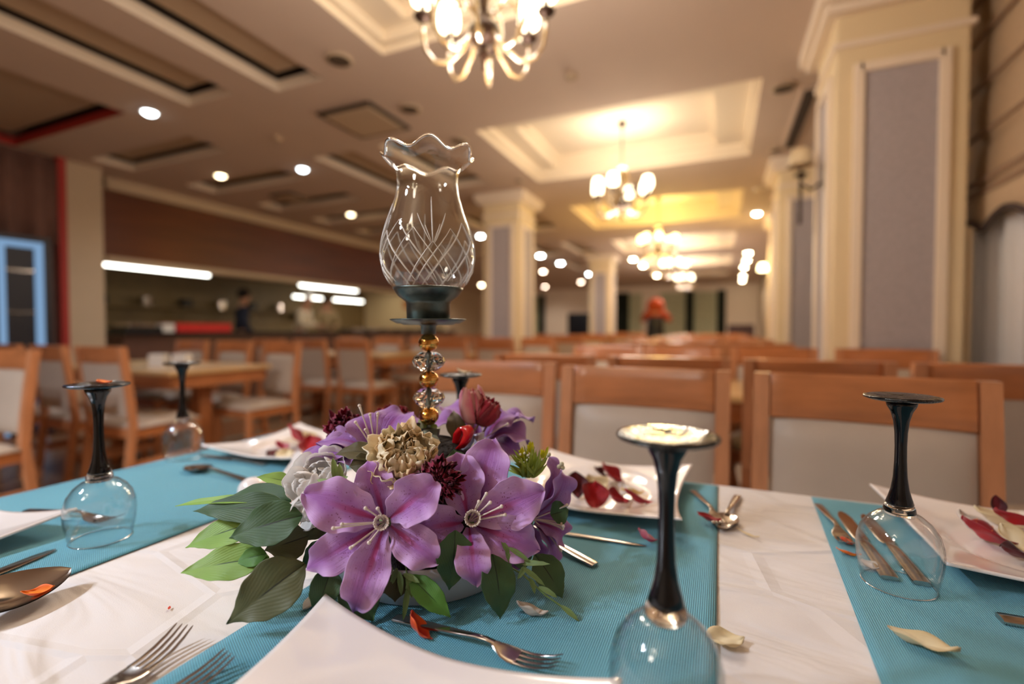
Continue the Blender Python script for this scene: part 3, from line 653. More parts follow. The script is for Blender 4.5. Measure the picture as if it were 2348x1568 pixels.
person((-7.75, 7.15, 0), math.radians(110), 'cook in white jacket and tall white hat bending over the counter', None, wh, wh, fwd, .25, hat=M['white'])
person((-7.8, 7.9, 0), math.radians(60), 'dark-haired cook in beige jacket working beside the white-hatted cook', hr, bg, dk, fwd, .15)
up_ = [((-.30, -.10, 1.22), (-.12, -.26, 1.42)), ((.30, -.10, 1.22), (.12, -.26, 1.42))]
po = person((-1.30, 10.95, 0), PI, 'person in an orange headscarf and black apron standing far down the hall', None, org, dk, up_, 0, collar=org)
MB().lathe([(.20, .45), (.19, .9), (.18, 1.12), (.17, 1.30), (.02, 1.34)], 24).build('apron', M['dark'], po)

# ---------------------------------------------------------------- the set table
TZ = .750; TX0, TX1, TY0, TY1 = -1.12, 1.12, .0, .955
t = thing('dining_table', 'wooden table under the white cloth, set for a meal', 'table', (0, .48, 0))
MB().box((0, 0, .728), (2.2, .93, .03)).build('tabletop', M['tabletop'], t, smooth=False)
for sx in (-1, 1):
    for sy in (-1, 1): MB().box((sx*1.0, sy*.38, .357), (.06, .06, .714)).build('leg', M['tableedge'], t, smooth=False)

def cloth_mat():
    m = bpy.data.materials.new('white_cotton_cloth'); N, L = nt(m); b = N['Principled BSDF']; b.inputs['Roughness'].default_value = .75; b.inputs['Sheen Weight'].default_value = .15
    tc = N.new('ShaderNodeTexCoord'); n = N.new('ShaderNodeTexNoise'); n.inputs['Scale'].default_value = 3; L.new(tc.outputs['Object'], n.inputs[0])
    L.new(ramp(N, L, n.outputs[0], [(.3, S(214, 208, 206)), (.7, S(224, 218, 216))]), b.inputs['Base Color'])
    mp = N.new('ShaderNodeMapping'); mp.inputs['Rotation'].default_value = (0, 0, .55); mp.inputs['Scale'].default_value = (1.8, 6, 1); L.new(tc.outputs['Object'], mp.inputs[0])
    a = N.new('ShaderNodeTexNoise'); a.inputs['Scale'].default_value = 2.0; a.inputs['Detail'].default_value = 3; a.inputs['Distortion'].default_value = .7; L.new(mp.outputs[0], a.inputs[0])
    c = N.new('ShaderNodeTexNoise'); c.inputs['Scale'].default_value = 900; L.new(tc.outputs['Object'], c.inputs[0])
    vv = N.new('ShaderNodeTexVoronoi'); vv.feature = 'DISTANCE_TO_EDGE'; vv.inputs['Scale'].default_value = 4.5; mp3 = N.new('ShaderNodeMapping'); mp3.inputs['Scale'].default_value = (1, 1.6, 1); mp3.inputs['Rotation'].default_value = (0, 0, .4); L.new(tc.outputs['Object'], mp3.inputs[0]); L.new(mp3.outputs[0], vv.inputs[0])
    cre = ramp(N, L, vv.outputs['Distance'], [(0, (1, 1, 1, 1)), (.05, (0, 0, 0, 1))])
    h = mth(N, L, 'ADD', mth(N, L, 'ADD', mth(N, L, 'MULTIPLY', a.outputs[0], 1.0), mth(N, L, 'MULTIPLY', c.outputs[0], .012)), mth(N, L, 'MULTIPLY', cre, .10))
    bp = N.new('ShaderNodeBump'); bp.inputs['Strength'].default_value = .95; bp.inputs['Distance'].default_value = .024; L.new(h, bp.inputs['Height']); L.new(bp.outputs[0], b.inputs['Normal']); return m
def weave_mat():
    m = bpy.data.materials.new('turquoise_weave'); N, L = nt(m); b = N['Principled BSDF']; b.inputs['Roughness'].default_value = .7; b.inputs['Sheen Weight'].default_value = .2
    tc = N.new('ShaderNodeTexCoord'); mp = N.new('ShaderNodeMapping'); mp.inputs['Rotation'].default_value = (0, 0, .0); L.new(tc.outputs['Object'], mp.inputs[0]); sp = N.new('ShaderNodeSeparateXYZ'); L.new(mp.outputs[0], sp.inputs[0])
    k = 2*PI/.0021
    sx = mth(N, L, 'SINE', mth(N, L, 'MULTIPLY', sp.outputs[0], k)); sy = mth(N, L, 'SINE', mth(N, L, 'MULTIPLY', mth(N, L, 'ADD', sp.outputs[1], mth(N, L, 'MULTIPLY', sp.outputs[0], .5)), k))
    h = mth(N, L, 'MULTIPLY', mth(N, L, 'ADD', sx, 1.0), mth(N, L, 'ADD', sy, 1.0))
    n = N.new('ShaderNodeTexNoise'); n.inputs['Scale'].default_value = 5; L.new(tc.outputs['Object'], n.inputs[0])
    base = mixc(N, L, n.outputs[0], S(98, 186, 208), S(110, 196, 216))
    L.new(mixc(N, L, ramp(N, L, mth(N, L, 'MULTIPLY', h, .25), [(.0, (1, 1, 1, 1)), (.17, (0, 0, 0, 1))]), base, S(38, 98, 124)), b.inputs['Base Color'])
    a = N.new('ShaderNodeTexNoise'); a.inputs['Scale'].default_value = 9; a.inputs['Detail'].default_value = 1; L.new(tc.outputs['Object'], a.inputs[0])
    bp = N.new('ShaderNodeBump'); bp.inputs['Strength'].default_value = .5; bp.inputs['Distance'].default_value = .0008; L.new(h, bp.inputs['Height'])
    b2 = N.new('ShaderNodeBump'); b2.inputs['Strength'].default_value = .4; b2.inputs['Distance'].default_value = .012; L.new(a.outputs[0], b2.inputs['Height']); L.new(bp.outputs[0], b2.inputs['Normal']); L.new(b2.outputs[0], b.inputs['Normal']); return m
M['cloth'] = cloth_mat(); M['weave'] = weave_mat()
def cloth_strip(x0, x1, z, drop, nx, ny, skx=False, skew=0, amp=.012):
    """a sheet over the table top, hanging down at both long sides (and ends)"""
    def fn(a, b):
        s = b*(1+2*drop_f)-drop_f                       # along y in table widths
        y = TY0+s*(TY1-TY0); zz = z; x = x0+a*(x1-x0)
        g = z-TZ
        if s < 0: zz = z+s*(TY1-TY0); y = TY0-g-.004-amp*.5*(1+math.sin(x*31))*min(1, -s*3)
        if s > 1: zz = z-(s-1)*(TY1-TY0); y = TY1+g+.004+amp*.5*(1+math.sin(x*31))*min(1, (s-1)*3)
        return (x+skew*(y-.92), y, zz)
    drop_f = drop/(TY1-TY0)
    return MB().grid(fn, nx, ny)
cl = MB()
nX = 90
def topf(a, b): x = TX0+a*(TX1-TX0); y = TY0+b*(TY1-TY0); return (x, y, TZ-.0008+.0006*math.sin(x*23+y*9)*math.sin(y*17-x*6))
cl.grid(topf, nX, 44)
per = [(TX0, TY0, -1, 0)]
def skirt(p, q, nrm, n):
    def fn(a, b):
        x = p[0]+(q[0]-p[0])*a; y = p[1]+(q[1]-p[1])*a; d = b*.24; w = min(1, d*8)*(.003+.010*(1+math.sin((x+y)*31)))
        r = .0 if b > 0 else 0
        return (x+nrm[0]*(w+r), y+nrm[1]*(w+r), TZ-.0008-d)
    cl.grid(fn, n, 8)
skirt((TX0, TY1), (TX1, TY1), (0, 1), 90); skirt((TX1, TY0), (TX0, TY0), (0, -1), 90); skirt((TX0, TY0), (TX0, TY1), (-1, 0), 40); skirt((TX1, TY1), (TX1, TY0), (1, 0), 40)
tag(cl.build('tablecloth', M['cloth']), 'white creased cotton cloth spread over the table', 'tablecloth')
for x0, x1, skw, lab in ((-1.112, -.69, 0, 'turquoise woven runner along the left end of the table'), (-.415, .0, 0, 'turquoise woven runner under the flower arrangement'), (.145, .56, .05, 'turquoise woven runner under the right-hand plate')):
    tag(cloth_strip(x0, x1, TZ+.0015, .22, 40, 60, skew=skw).build('table_runner', M['weave'], solid=.0012), lab, 'table runner', 'turquoise table runners')
T0 = TZ+.0022     # runner surface
TC = TZ+.0002     # cloth surface

# wine glasses standing on their rims
def glass_bowl(): return [(.0338, 0), (.0362, .012), (.0386, .025), (.0396, .038), (.0388, .050), (.0352, .062), (.0285, .072), (.021, .0785), (.0150, .083)]
def wine_glass():
    t = thing('wine_glass', 'x', 'wine glass'); P = glass_bowl()
    out = P[:-1]+[(.0160, .0815)]; inn = [(max(r-.0012, .001), z) for r, z in P[:-1]]+[(.0145, .0795)]
    MB().lathe(inn[::-1]+[(P[0][0]-.0006, -.0004)]+out, 64).build('bowl', M['glass'], t)
    MB().lathe([(1e-4, .0788), (.0136, .0795), (.0150, .083), (.0142, .087), (.0128, .0902), (1e-4, .0904)], 48).build('bowl_base', M['thickglass'], t)
    st = [(1e-4, .0904), (.0126, .0906), (.0128, .092), (.0108, .098), (.0084, .107), (.0066, .120), (.0057, .138), (.0055, .155), (.0060, .170), (.0074, .183), (.0100, .193), (.0135, .1995), (.0145, .2045), (1e-4, .2050)]
    MB().lathe(st, 48).build('stem', M['black'], t)
    ft = [(1e-4, .2035), (.012, .2038), (.030, .2062), (.0345, .2078), (.0352, .2092), (.0345, .2106), (.031, .2112), (.022, .2100), (.010, .2084), (1e-4, .2080)]
    MB().lathe(ft, 72).build('foot', M['foot'], t)
    MB().tube([(.0336*math.cos(2*PI*k/64), .0336*math.sin(2*PI*k/64), .0006) for k in range(65)], .0008, 6, cap=False).build('rim', M['thickglass'], t)
    return t
wg = wine_glass(); fz = .962
def gpos(px, py, h=fz): p = PL(px, py, h); return p
p = gpos(2068, 909); wg.location = (p.x, p.y, T0); wg['label'] = 'upside-down wine glass at right, over the cutlery'; wg['group'] = 'upside-down wine glasses'
RG = p.copy()
p = gpos(1530, 997); dup(wg, (p.x, p.y, T0), .3, 'large upside-down wine glass nearest the camera with gold glare on its foot'); FG = p.copy()
p = gpos(224, 881); dup(wg, (p.x, p.y, T0), .9, 'upside-down wine glass with an orange petal on its foot, at left'); LG = p.copy()
p = gpos(417, 832); dup(wg, (p.x, p.y, T0), 1.3, 'upside-down wine glass left of the far petal plate'); SG = p.copy()
p = gpos(1056, 858); dup(wg, (p.x, p.y, T0), 1.7, 'upside-down wine glass behind the candle lamp with a cream petal on its foot'); BG = p.copy()

# square plates with lifted corners
def plate(cx, cy, s, rz, label, lift=.020):
    t = thing('square_plate', label, 'plate', (cx, cy, T0), rz, 'square white plates')
    def fn(a, b):
        u, v = a*2-1, b*2-1; u = math.copysign(abs(u)**.85, u); v = math.copysign(abs(v)**.85, v)
        x = u*s*(1-.10*(1-v*v)*abs(u)**2); y = v*s*(1-.10*(1-u*u)*abs(v)**2)
        r = math.hypot(x, y)/s; m = max(abs(u), abs(v))
        well = 1/(1+math.exp((r-.66)*-26))
        z = .0030+.008*well+lift*(.30*m**3*well+.70*(abs(u*v))**1.6*well)-.0015*math.exp(-((r-.60)/.03)**2)
        return (x, y, z)
    MB().grid(fn, 44, 44).build('dish', M['porc'], t, solid=.0034)
    MB().lathe([(s*.42, 0), (s*.46, .0), (s*.47, .003)], 40).build('foot_ring', M['porc'], t, solid=.0015)
    return t
PLT = dict(A=(-.202, .203, .140, .0, 'square white plate in the front, nearest the camera'), B=(-.945, .225, .132, .12, 'square white plate cut by the left edge of the picture'),
           C=(-.905, .822, .135, 0, 'far square white plate with red petals behind the flowers, at left'), D=(-.185, .812, .142, .0, 'square white plate heaped with red and cream petals behind the front glass'),
           E=(.372, .800, .145, .0, 'square white plate with red and white petals at the right edge'))
for k_, a_ in PLT.items(): plate(*a_)

# cutlery, modelled along +Y from the handle end
def loft(mb, st, n=12):
    vs = []
    for (y, w, z, h) in st:
        for k in range(n):
            a = 2*PI*k/n; c, s = math.cos(a), math.sin(a)
            vs.append((math.copysign(abs(c)**.6, c)*w, y, z+math.copysign(abs(s)**.6, s)*h))
    fs = [(i*n+k, i*n+(k+1) % n, (i+1)*n+(k+1) % n, (i+1)*n+k) for i in range(len(st)-1) for k in range(n)]
    fs += [tuple(range(n))[::-1], tuple(range((len(st)-1)*n, len(st)*n))]
    mb.add(vs, fs); return mb
HS = [(0, .0062, .0022, .0016), (.003, .0072, .0022, .0019), (.03, .0066, .0042, .0021), (.06, .0054, .0065, .0020), (.09, .0042, .0090, .0020), (.108, .0036, .0108, .0021), (.120, .0034, .0110, .0020), (.130, .0042, .0092, .0017)]
def fork_mesh():
    m = MB(); loft(m, HS)
    loft(m, [(.128, .0040, .0096, .0015), (.135, .0075, .0072, .0010), (.142, .0112, .0050, .0009), (.150, .0124, .0036, .0009), (.158, .0122, .0030, .0008)])
    for i in range(4):
        x = (i-1.5)*.0067
        loft(m, [(.156, .0021, .0031, .0008), (.168, .0019, .0030, .0008), (.180, .0017, .0048, .0008), (.192, .0014, .0086, .0007), (.2005, .0009, .0126, .0005), (.2025, .0003, .0136, .0002)])
        k = 6*12
        for j in range(len(m.v)-k, len(m.v)): vx = m.v[j]; m.v[j] = (vx[0]+x*(1-max(0, vx[1]-.18)*4), vx[1], vx[2])
    return m
def spoon_mesh():
    m = MB(); loft(m, HS)
    def fn(a, b):
        y = b; w = .0215*(math.sin(PI*min(1, max(0, (y*.985+.015)))**.82)**.62); x = (a*2-1)*w
        d = math.sin(PI*(.04+.94*y))*(1-(a*2-1)**2); return (x, .126+y*.066, .0098-.0035*y-.0095*d)
    vs0 = len(m.v); m.grid(fn, 14, 20)
    off = len(m.v); m.grid(lambda a, b: tuple(Vector(fn(1-a, b))-Vector((0, 0, .0012))), 14, 20)
    return m
def knife_mesh():
    m = MB(); loft(m, [(0, .0085, .0030, .0026), (.004, .0095, .0030, .0030), (.04, .0085, .0034, .0030), (.085, .0070, .0036, .0028), (.10, .0055, .0036, .0024), (.106, .006, .0034, .0012)])
    loft(m, [(.104, .0062, .0034, .0010), (.112, .0088, .0030, .0008), (.16, .0094, .0024, .0006), (.195, .0086, .0020, .0005), (.212, .0055, .0018, .0004), (.219, .001, .0017, .0002)]); return m
CUT = {}
def cutlery(kind, p0, p1, label, z=T0, L_=None, pitch=0, roll=0, wx=1):
    """handle end at p0, tip towards p1 (x, y)"""
    mk = dict(fork=fork_mesh, spoon=spoon_mesh, knife=knife_mesh)[kind]
    if kind not in CUT: o = mk().build(kind, M['steel'], sharp=50); CUT[kind] = o
    else: o = CUT[kind].copy(); COL.objects.link(o)
    d = Vector((p1[0]-p0[0], p1[1]-p0[1], 0)); full = dict(fork=.2025, spoon=.192, knife=.219)[kind]
    if L_ is None: L_ = d.length
    o.location = (p0[0], p0[1], z); o.rotation_euler = (pitch, roll, math.atan2(-d.x, d.y)); o.scale = (L_/full*wx, L_/full, L_/full)
    return tag(o, label, kind, 'steel cutlery on the table')
def at(px, py, h=.757): p = PL(px, py, h); return (p.x, p.y)
def ext(tip, thru, L_):          # handle end lying behind 'thru' seen from the tip
    a, b = Vector(tip), Vector(thru); d = (b-a).normalized(); e = a+d*L_; return (e.x, e.y)
tp = at(425, 1428, .768); cutlery('fork', ext(tp, at(262, 1568, .758), .195), tp, 'fork with tines raised on the white cloth, front left', TC, .195, pitch=.02)
tp = at(528, 1492, .768); cutlery('fork', ext(tp, at(425, 1568, .760), .195), tp, 'fork on the runner edge beside the front plate', T0, .195, pitch=.01)
cutlery('fork', at(905, 1416, .754), at(1285, 1512, .764), 'fork lying across the runner between bowl and front plate', T0)
tp = at(160, 1304, .768); cutlery('spoon', ext(tp, at(-40, 1395, .762), .27), tp, 'large spoon holding an orange petal at the left edge', TC+.006, .27, pitch=.02, roll=.25)
tp = at(128, 1256, .755); cutlery('knife', ext(tp, at(0, 1308, .755), .21), tp, 'dark knife on the runner beyond the large spoon', T0, .21)
cutlery('fork', at(60, 1166), at(248, 1190), 'dark-looking fork seen through the left upside-down glass', T0, .19)
tp = at(428, 1066, .76); cutlery('spoon', ext(tp, at(600, 1106), .2), tp, 'blurred spoon in front of the far petal plate', T0, .2)
tp = at(462, 1040); cutlery('knife', ext(tp, at(570, 1056), .2), tp, 'dark blurred knife just under the far petal plate', T0, .2)
tp = at(1482, 1246); cutlery('knife', ext(tp, at(1285, 1217), .215), tp, 'thin knife with a pink petal at its end, in front of the petal plate', T0, .215, wx=.45)
e_ = at(1365, 1290, .757); cutlery('spoon', e_, ext(e_, at(1275, 1250), .19), 'spoon handle sticking out from under the flowers', T0, .19)
hd = at(1589, 1121); cutlery('fork', hd, at(1662, 1208), 'fork with a dark red petal on its tines beside the petal plate', T0, .165)
hd = at(1692, 1130); cutlery('spoon', hd, ext(hd, at(1655, 1205), .17), 'spoon leaning beside the far fork near the white cloth', TC, .17)
cutlery('fork', at(1876, 1152), at(1946, 1248), 'fork on the right runner by the cloth edge', T0, .17)
cutlery('knife', at(2040, 1322), at(1915, 1150), 'knife seen through the right upside-down glass, left one', T0, .22)
cutlery('knife', at(2115, 1334), at(1960, 1150), 'knife seen through the right upside-down glass, right one', T0, .22)
e_ = at(2292, 1412); cutlery('knife', e_, (e_[0]+.2, e_[1]+.005), 'square-ended knife handle entering at the right edge', T0, .21)

# loose petals
def pm(name, a, b): return petal_mat(name, a, b, a, .5, dots=False, centre=False)
PM = dict(white=pm('petal_white', S(236, 226, 220), S(214, 204, 192)), cream=pm('petal_cream', S(240, 226, 190), S(226, 206, 160)), red=pm('petal_red', S(196, 8, 30), S(150, 4, 26)), dred=pm('petal_dark_red', S(110, 4, 20), S(70, 4, 16)),
          orange=pm('petal_orange', S(255, 160, 24), S(246, 110, 14)), yellow=pm('petal_yellow', S(246, 190, 60), S(240, 220, 150)), pink=pm('petal_pink', S(196, 40, 88), S(206, 130, 140)), redorange=pm('petal_red_orange', S(206, 16, 10), S(240, 96, 14)))
def loose(px, py, h, L_, W_, rz, m, label, cup=.3, tilt=(0, 0), seed=0, loc=None, grp=None, lift=0):
    R2 = random.Random(seed*7+1); a1, a2, a3 = [R2.uniform(0, 6) for _ in range(3)]
    def fn(a, b):
        x = a*2-1; y = b*2-1; w = (1-abs(y)**1.7)**.75*(.62+.38*b)
        px_ = x*w*W_/2*(1+.06*math.sin(9*b+a1)); py_ = y*L_/2*(1+.04*math.sin(7*a+a2))
        z = cup*(x*x*w*w*W_*.6+y*y*L_*.28)+.06*W_*math.sin(5*x+a3)*math.sin(4*y+a1)
        return (px_, py_, z)
    mb = MB().grid(fn, 12, 14); 
    rot = Matrix.Rotation(rz, 3, 'Z') @ Matrix.Rotation(tilt[0], 3, 'X') @ Matrix.Rotation(tilt[1], 3, 'Y')
    mb.v = [tuple(rot @ Vector(v)) for v in mb.v]; zm = min(v[2] for v in mb.v); mb.v = [(v[0], v[1], v[2]-zm) for v in mb.v]
    if loc is None: q = PL(px, py, h+.003); loc = (q.x, q.y, h+.0006)
    return tag(mb.build('rose_petal', PM[m], solid=.0005, loc=loc), label, 'petal', grp or 'loose petals on the table')
loose(1217, 1404, T0, .032, .024, 1.7, 'white', 'white curled petal on the runner right of the flower bowl', .8, (.15, .35), 1)
loose(1662, 1468, TC, .034, .034, 2.0, 'cream', 'broad cream petal on the cloth beside the nearest glass', .5, (.1, 0), 2)
loose(2115, 1476, T0, .048, .034, 1.25, 'cream', 'long narrow cream petal on the right runner in front', .5, (0, .1), 3)
loose(1945, 1268, T0, .026, .014, 1.2, 'orange', 'orange petal just left of the right upside-down glass', .6, (0, .4), 4)
loose(1941, 1240, T0, .022, .014, .4, 'redorange', 'small red-orange petal under the fork at the right runner', .5, (0, .2), 5)
loose(955, 1450, T0, .032, .024, 1.3, 'redorange', 'red and orange petal beside the fork near the front plate', .8, (.5, .5), 6)
loose(1995, 1298, T0, .022, .020, .6, 'white', 'small white petal seen through the right glass', .8, (0, 0), 7)
loose(1480, 1236, T0+.003, .028, .022, 1.3, 'pink', 'crumpled pink petal at the thin knife end', 1.0, (.3, .5), 8)
loose(88, 1356, TC+.008, .026, .016, -.7, 'orange', 'orange petal lying in the large spoon at left', .8, (0, .2), 9)
loose(1625, 1188, T0+.006, .036, .022, 1.1, 'red', 'dark red petal on the tines of the far fork', .6, (0, .1), 10)
loose(1715, 1222, TC, .034, .006, .9, 'cream', 'thin dry cream sliver on the cloth by the far spoon', .4, (0, 0), 11)
loose(0, 0, 0, .034, .016, 1.6, 'orange', 'orange petal on the foot of the left upside-down glass', .35, (0, 0), 12, (LG.x+.008, LG.y+.004, T0+.2114))
loose(0, 0, 0, .036, .016, 1.2, 'cream', 'cream petal on the foot of the glass behind the lamp', .5, (.1, .2), 13, (BG.x+.005, BG.y, T0+.2114))
loose(388, 1389, TC, .006, .003, .9, 'redorange', 'tiny orange petal crumb on the white cloth', .3, (0, 0), 14)
loose(712, 1380, T0, .024, .016, .2, 'white', 'white petal beneath the lowest dark leaf of the bouquet', .5, (.2, 0), 15)
def plate_pets(key, lst, where, grp):
    cx, cy, s, rz, _ = PLT[key]
    for i, (px, py, L_, W_, r, m, tx, ty, lab, lv) in enumerate(lst):
        q = PL(px, py, T0+.012); loose(0, 0, 0, L_*1.45, W_*1.85, r, m, lab+' '+where, .75, (tx*1.1, ty), 30+i+ord(key), (q.x, q.y, T0+.0066+lv), grp)
plate_pets('D', [(1318, 1128, .030, .026, .5, 'dred', .9, .2, 'dark upright red petal at the left', 0), (1365, 1116, .034, .030, .9, 'cream', .2, .1, 'cream petal left of the middle', .001), (1400, 1100, .036, .026, 1.3, 'red', .5, .1, 'red petal at the back', .004),
    (1360, 1150, .034, .030, .2, 'red', .6, .3, 'big red petal at the front left', .002), (1412, 1150, .030, .022, 2.4, 'red', .4, -.4, 'red petal in the front middle', .003), (1420, 1130, .026, .024, .1, 'white', .2, .2, 'pinkish white petal in the middle', .004),
    (1450, 1130, .026, .018, 1.9, 'yellow', .1, .3, 'small yellow-white petal', .001), (1462, 1148, .034, .016, 1.6, 'red', .3, .2, 'narrow red petal at the right end', .002), (1375, 1092, .020, .016, 1.7, 'dred', .5, 0, 'small dark petal at the back left', .006)], 'on the plate behind the front glass', 'petals on the plate behind the front glass')
plate_pets('E', [(2225, 1215, .032, .026, .8, 'white', .5, .2, 'white curled petal at the left', 0), (2262, 1235, .042, .030, 1.4, 'red', .35, .1, 'broad red petal in front', .001), (2290, 1205, .038, .022, 1.2, 'cream', .2, 0, 'cream petal across the middle', .007),
    (2285, 1188, .022, .012, .1, 'dred', .9, 0, 'dark upright petal at the back', .010), (2250, 1220, .018, .014, .2, 'orange', .2, .3, 'small orange-yellow petal', .009), (2330, 1210, .036, .024, 1.5, 'red', .3, .3, 'red petal behind the cream one', .005),
    (2325, 1248, .028, .018, .6, 'cream', .5, -.3, 'cream-and-yellow petal at the right', .003), (2335, 1272, .028, .020, 1.8, 'dred', .2, 0, 'dark red petal lowest on the right', .001)], 'on the plate at the right edge', 'petals on the plate at the right edge')
plate_pets('C', [(680, 1020, .050, .034, 2.2, 'red', .7, .2, 'tall red petal in the middle', .002), (645, 1028, .032, .020, 1.3, 'pink', .3, .2, 'pink petal at the left', .001), (715, 1032, .048, .034, .9, 'red', .4, -.2, 'bright red petal at the right', 0), (655, 1046, .03, .026, .4, 'cream', .2, 0, 'cream petal in front', 0), (625, 1040, .024, .018, .3, 'dred', .2, 0, 'dark purple petal at the far left', 0),
    (708, 1012, .036, .026, 1.6, 'cream', .4, .2, 'beige petal behind the red ones', .004)], 'on the far left plate', 'petals on the far left plate')

# porcelain salt set
q = PL(598, 1152, T0)
t = thing('condiment_set', 'white porcelain piece with an egg-shaped end, left behind the white rose', 'condiment set', (q.x, q.y, T0), YAW)
MB().ball((-.012, .0, .021), .021, 24, 16, (1.15, 1, 1)).build('shaker', M['porc'], t)
def hol(a, b): 
    x = .002+b*.055+a*.05; z = .002+b*.072; return (x, -.012+.01*math.cos(a*PI), z-.006*a+(.012 if b > .9 and a < .5 else 0)*math.sin(a*2*PI))
MB().grid(hol, 12, 14).build('holder', M['porc'], t, solid=.007, bevel=.002)

# ---------------------------------------------------------------- candle lamp
C0 = PL(985, 1284, .75); C0 = Vector((C0.x, C0.y, T0))
cl_ = thing('candle_lamp', 'cut-glass candle lamp on a stack of gold and crystal balls', 'candle lamp', C0)
e0 = EYE-T0
def hz(py): return e0+(770-py)*.595/FPX*1.0     # centred a little below eye level
zb = lambda v: e0+v
prof = [(.0405, .0487), (.047, .056), (.0535, .070), (.0565, .088), (.0555, .103), (.0505, .122), (.0438, .142), (.0385, .160), (.0362, .176), (.0375, .190), (.042, .200), (.048, .2065), (.0535, .2105)]
def wob(a, r, z):
    k = max(0, (z-.183)/.028); return (r+.0030*k*math.cos(7*a+.4), z+.0048*k*math.cos(7*a+.4)-.002*k)
sh_ = MB(); outp = prof+[(.0545, .2108), (.0530, .2095)]; innp = [(r-.0012, z) for r, z in prof][::-1]
sh_.lathe(outp+innp[1:], 96, (0, 0, 0), wob=lambda a, r, z: wob(a, r, z))
sh_.v = [(x, y, z+e0-.0) for x, y, z in sh_.v]; sh_.build('glass_shade', M['shadeglass'], cl_)
rimp = [(.0540+0*math.cos(k), k) for k in range(1)]
rp = []
for k in range(97):
    a = 2*PI*k/96; r, z = wob(a, .0538, .2108); rp.append((r*math.cos(a), r*math.sin(a), z+e0))
MB().tube(rp, .0017, 8, cap=False).build('glass_rim', M['thickglass'], cl_)
def prad(z):
    for (r0, z0), (r1, z1) in zip(prof[:-1], prof[1:]):
        if z0 <= z <= z1: return r0+(r1-r0)*(z-z0)/(z1-z0)
    return prof[0][0]
et = MB(); ac = math.atan2(-C0.y, -C0.x)   # face towards the table front
def cutline(a0, z0, a1, z1, w):
    pts = []; rr_ = []
    for i in range(13):
        f = i/12; a = a0+(a1-a0)*f; z = z0+(z1-z0)*f; r = prad(z)+.0002; pts.append((r*math.cos(a), r*math.sin(a), z+e0)); rr_.append(w*(.25+.75*math.sin(PI*min(1, max(.02, f)))**.5))
    et.tube(pts, [q*1.5 for q in rr_], 5, flat=.5)
for s in range(4):
    b = ac+.09+s*PI/2
    for da, zt, w in ((0, .150, .0009), (-.34, .130, .0008), (.34, .132, .0008), (-.15, .116, .0006), (.17, .118, .0006)): cutline(b+da*.12, .096, b+da, zt, w)
    for j, zt in ((-.40, .114), (0, .098), (.40, .114), (.785, .124)):
        cutline(b+j, zt, b+j+.80*(zt-.056)/.06, .055, .00075); cutline(b+j, zt, b+j-.80*(zt-.056)/.06, .055, .00075)
et.build('cut_pattern', M['etch'], cl_)
cup = [(1e-4, .012), (.024, .012), (.0262, .014), (.0265, .030), (.0275, .034), (.036, .040), (.041, .047), (.0425, .0500), (.0415, .0505), (.039, .047), (.033, .043), (.02, .041), (1e-4, .041)]
MB().lathe([(r, z+e0-.0) for r, z in cup], 56).build('metal_cup', M['pewter'], cl_)
dp = [(1e-4, .0055), (.030, .0055), (.033, .0070), (.038, .0072), (.045, .0108), (.0465, .0118), (.0455, .0125), (.038, .0090), (.032, .0088), (.028, .0115), (1e-4, .0118)]
MB().lathe([(r, z+e0) for r, z in dp], 64).build('drip_plate', M['pewter'], cl_)
MB().lathe([(1e-4, -.006), (.009, -.006), (.0095, .004), (.012, .0058)], 24).build('neck', M['pewter'], cl_, loc=(0, 0, e0))
zz = -.0165
for i, (k_, r_, hh) in enumerate((('gold', .0125, .0115), ('crystal', .0205, .0112), ('gold', .0120, .0110), ('crystal', .0200, .0112), ('gold', .0122, .0112))):
    c = e0+zz
    if k_ == 'gold': MB().ball((0, 0, c), r_, 32, 20, (1, 1, hh/r_)).build('gold_ball', M['gold'], cl_)
    else:
        o = MB(); prf = [(1e-4, -hh), (r_*.50, -hh), (r_*.86, -hh*.55), (r_, 0), (r_*.86, hh*.55), (r_*.50, hh), (1e-4, hh)]
        vs = len(o.v)
        o.lathe(prf, 14, (0, 0, c)); 
        for i2, v_ in enumerate(o.v):
            if (i2 % 7) in (2, 4):
                a = PI/14; x, y, z = v_; o.v[i2] = (x*math.cos(a)-y*math.sin(a), x*math.sin(a)+y*math.cos(a), z)
        o.build('crystal_bead', M['crystal'], cl_, smooth=False)
    zz -= (.0225)
MB().tube([(0, 0, .03), (0, 0, e0-.01)], .0028, 10).build('rod', M['pewter'], cl_)
MB().lathe([(1e-4, .028), (.05, .028), (.052, .03), (.03, .06), (.014, .12), (.012, .150), (.014, .162), (1e-4, .164)], 32).build('base', M['pewter'], cl_)

# ---------------------------------------------------------------- flower arrangement
FA = thing('flower_arrangement', 'purple lily and dried rose arrangement in a low grey bowl', 'flower arrangement', C0)
def loc(v): return tuple(Vector(v)-C0)
MB().lathe([(1e-4, .0), (.102, .0), (.105, .002), (.116, .030), (.120, .044), (.118, .045), (.112, .030), (.100, .008), (1e-4, .008)], 72).build('bowl', mat('grey_bowl', S(214, 214, 220), .45), FA)
fo = MB().lathe([(.106, .03), (.108, .046), (.09, .085), (.06, .125), (.03, .148), (.006, .15)], 28)
fo.v = [(x*(1+.08*math.sin(9*x*60)), y*(1+.08*math.cos(70*y)), z) for x, y, z in fo.v]
fo.build('foam_base', mat('dark_foam', S(42, 34, 30), .95, noise=.5, nscale=70, bump=1, bscale=120), FA)  # floral foam dome, coloured for the dark interior beneath the flowers
P1 = petal_mat('lily_petal', S(184, 122, 204), S(224, 184, 234), S(190, 40, 116), .8)
P2 = petal_mat('lily_petal_deep', S(166, 104, 190), S(200, 154, 216), S(160, 30, 110), 1.6)
LW = [(0, .20), (.12, .40), (.3, .78), (.48, 1), (.64, .97), (.78, .74), (.88, .46), (.95, .22), (1, .0)]
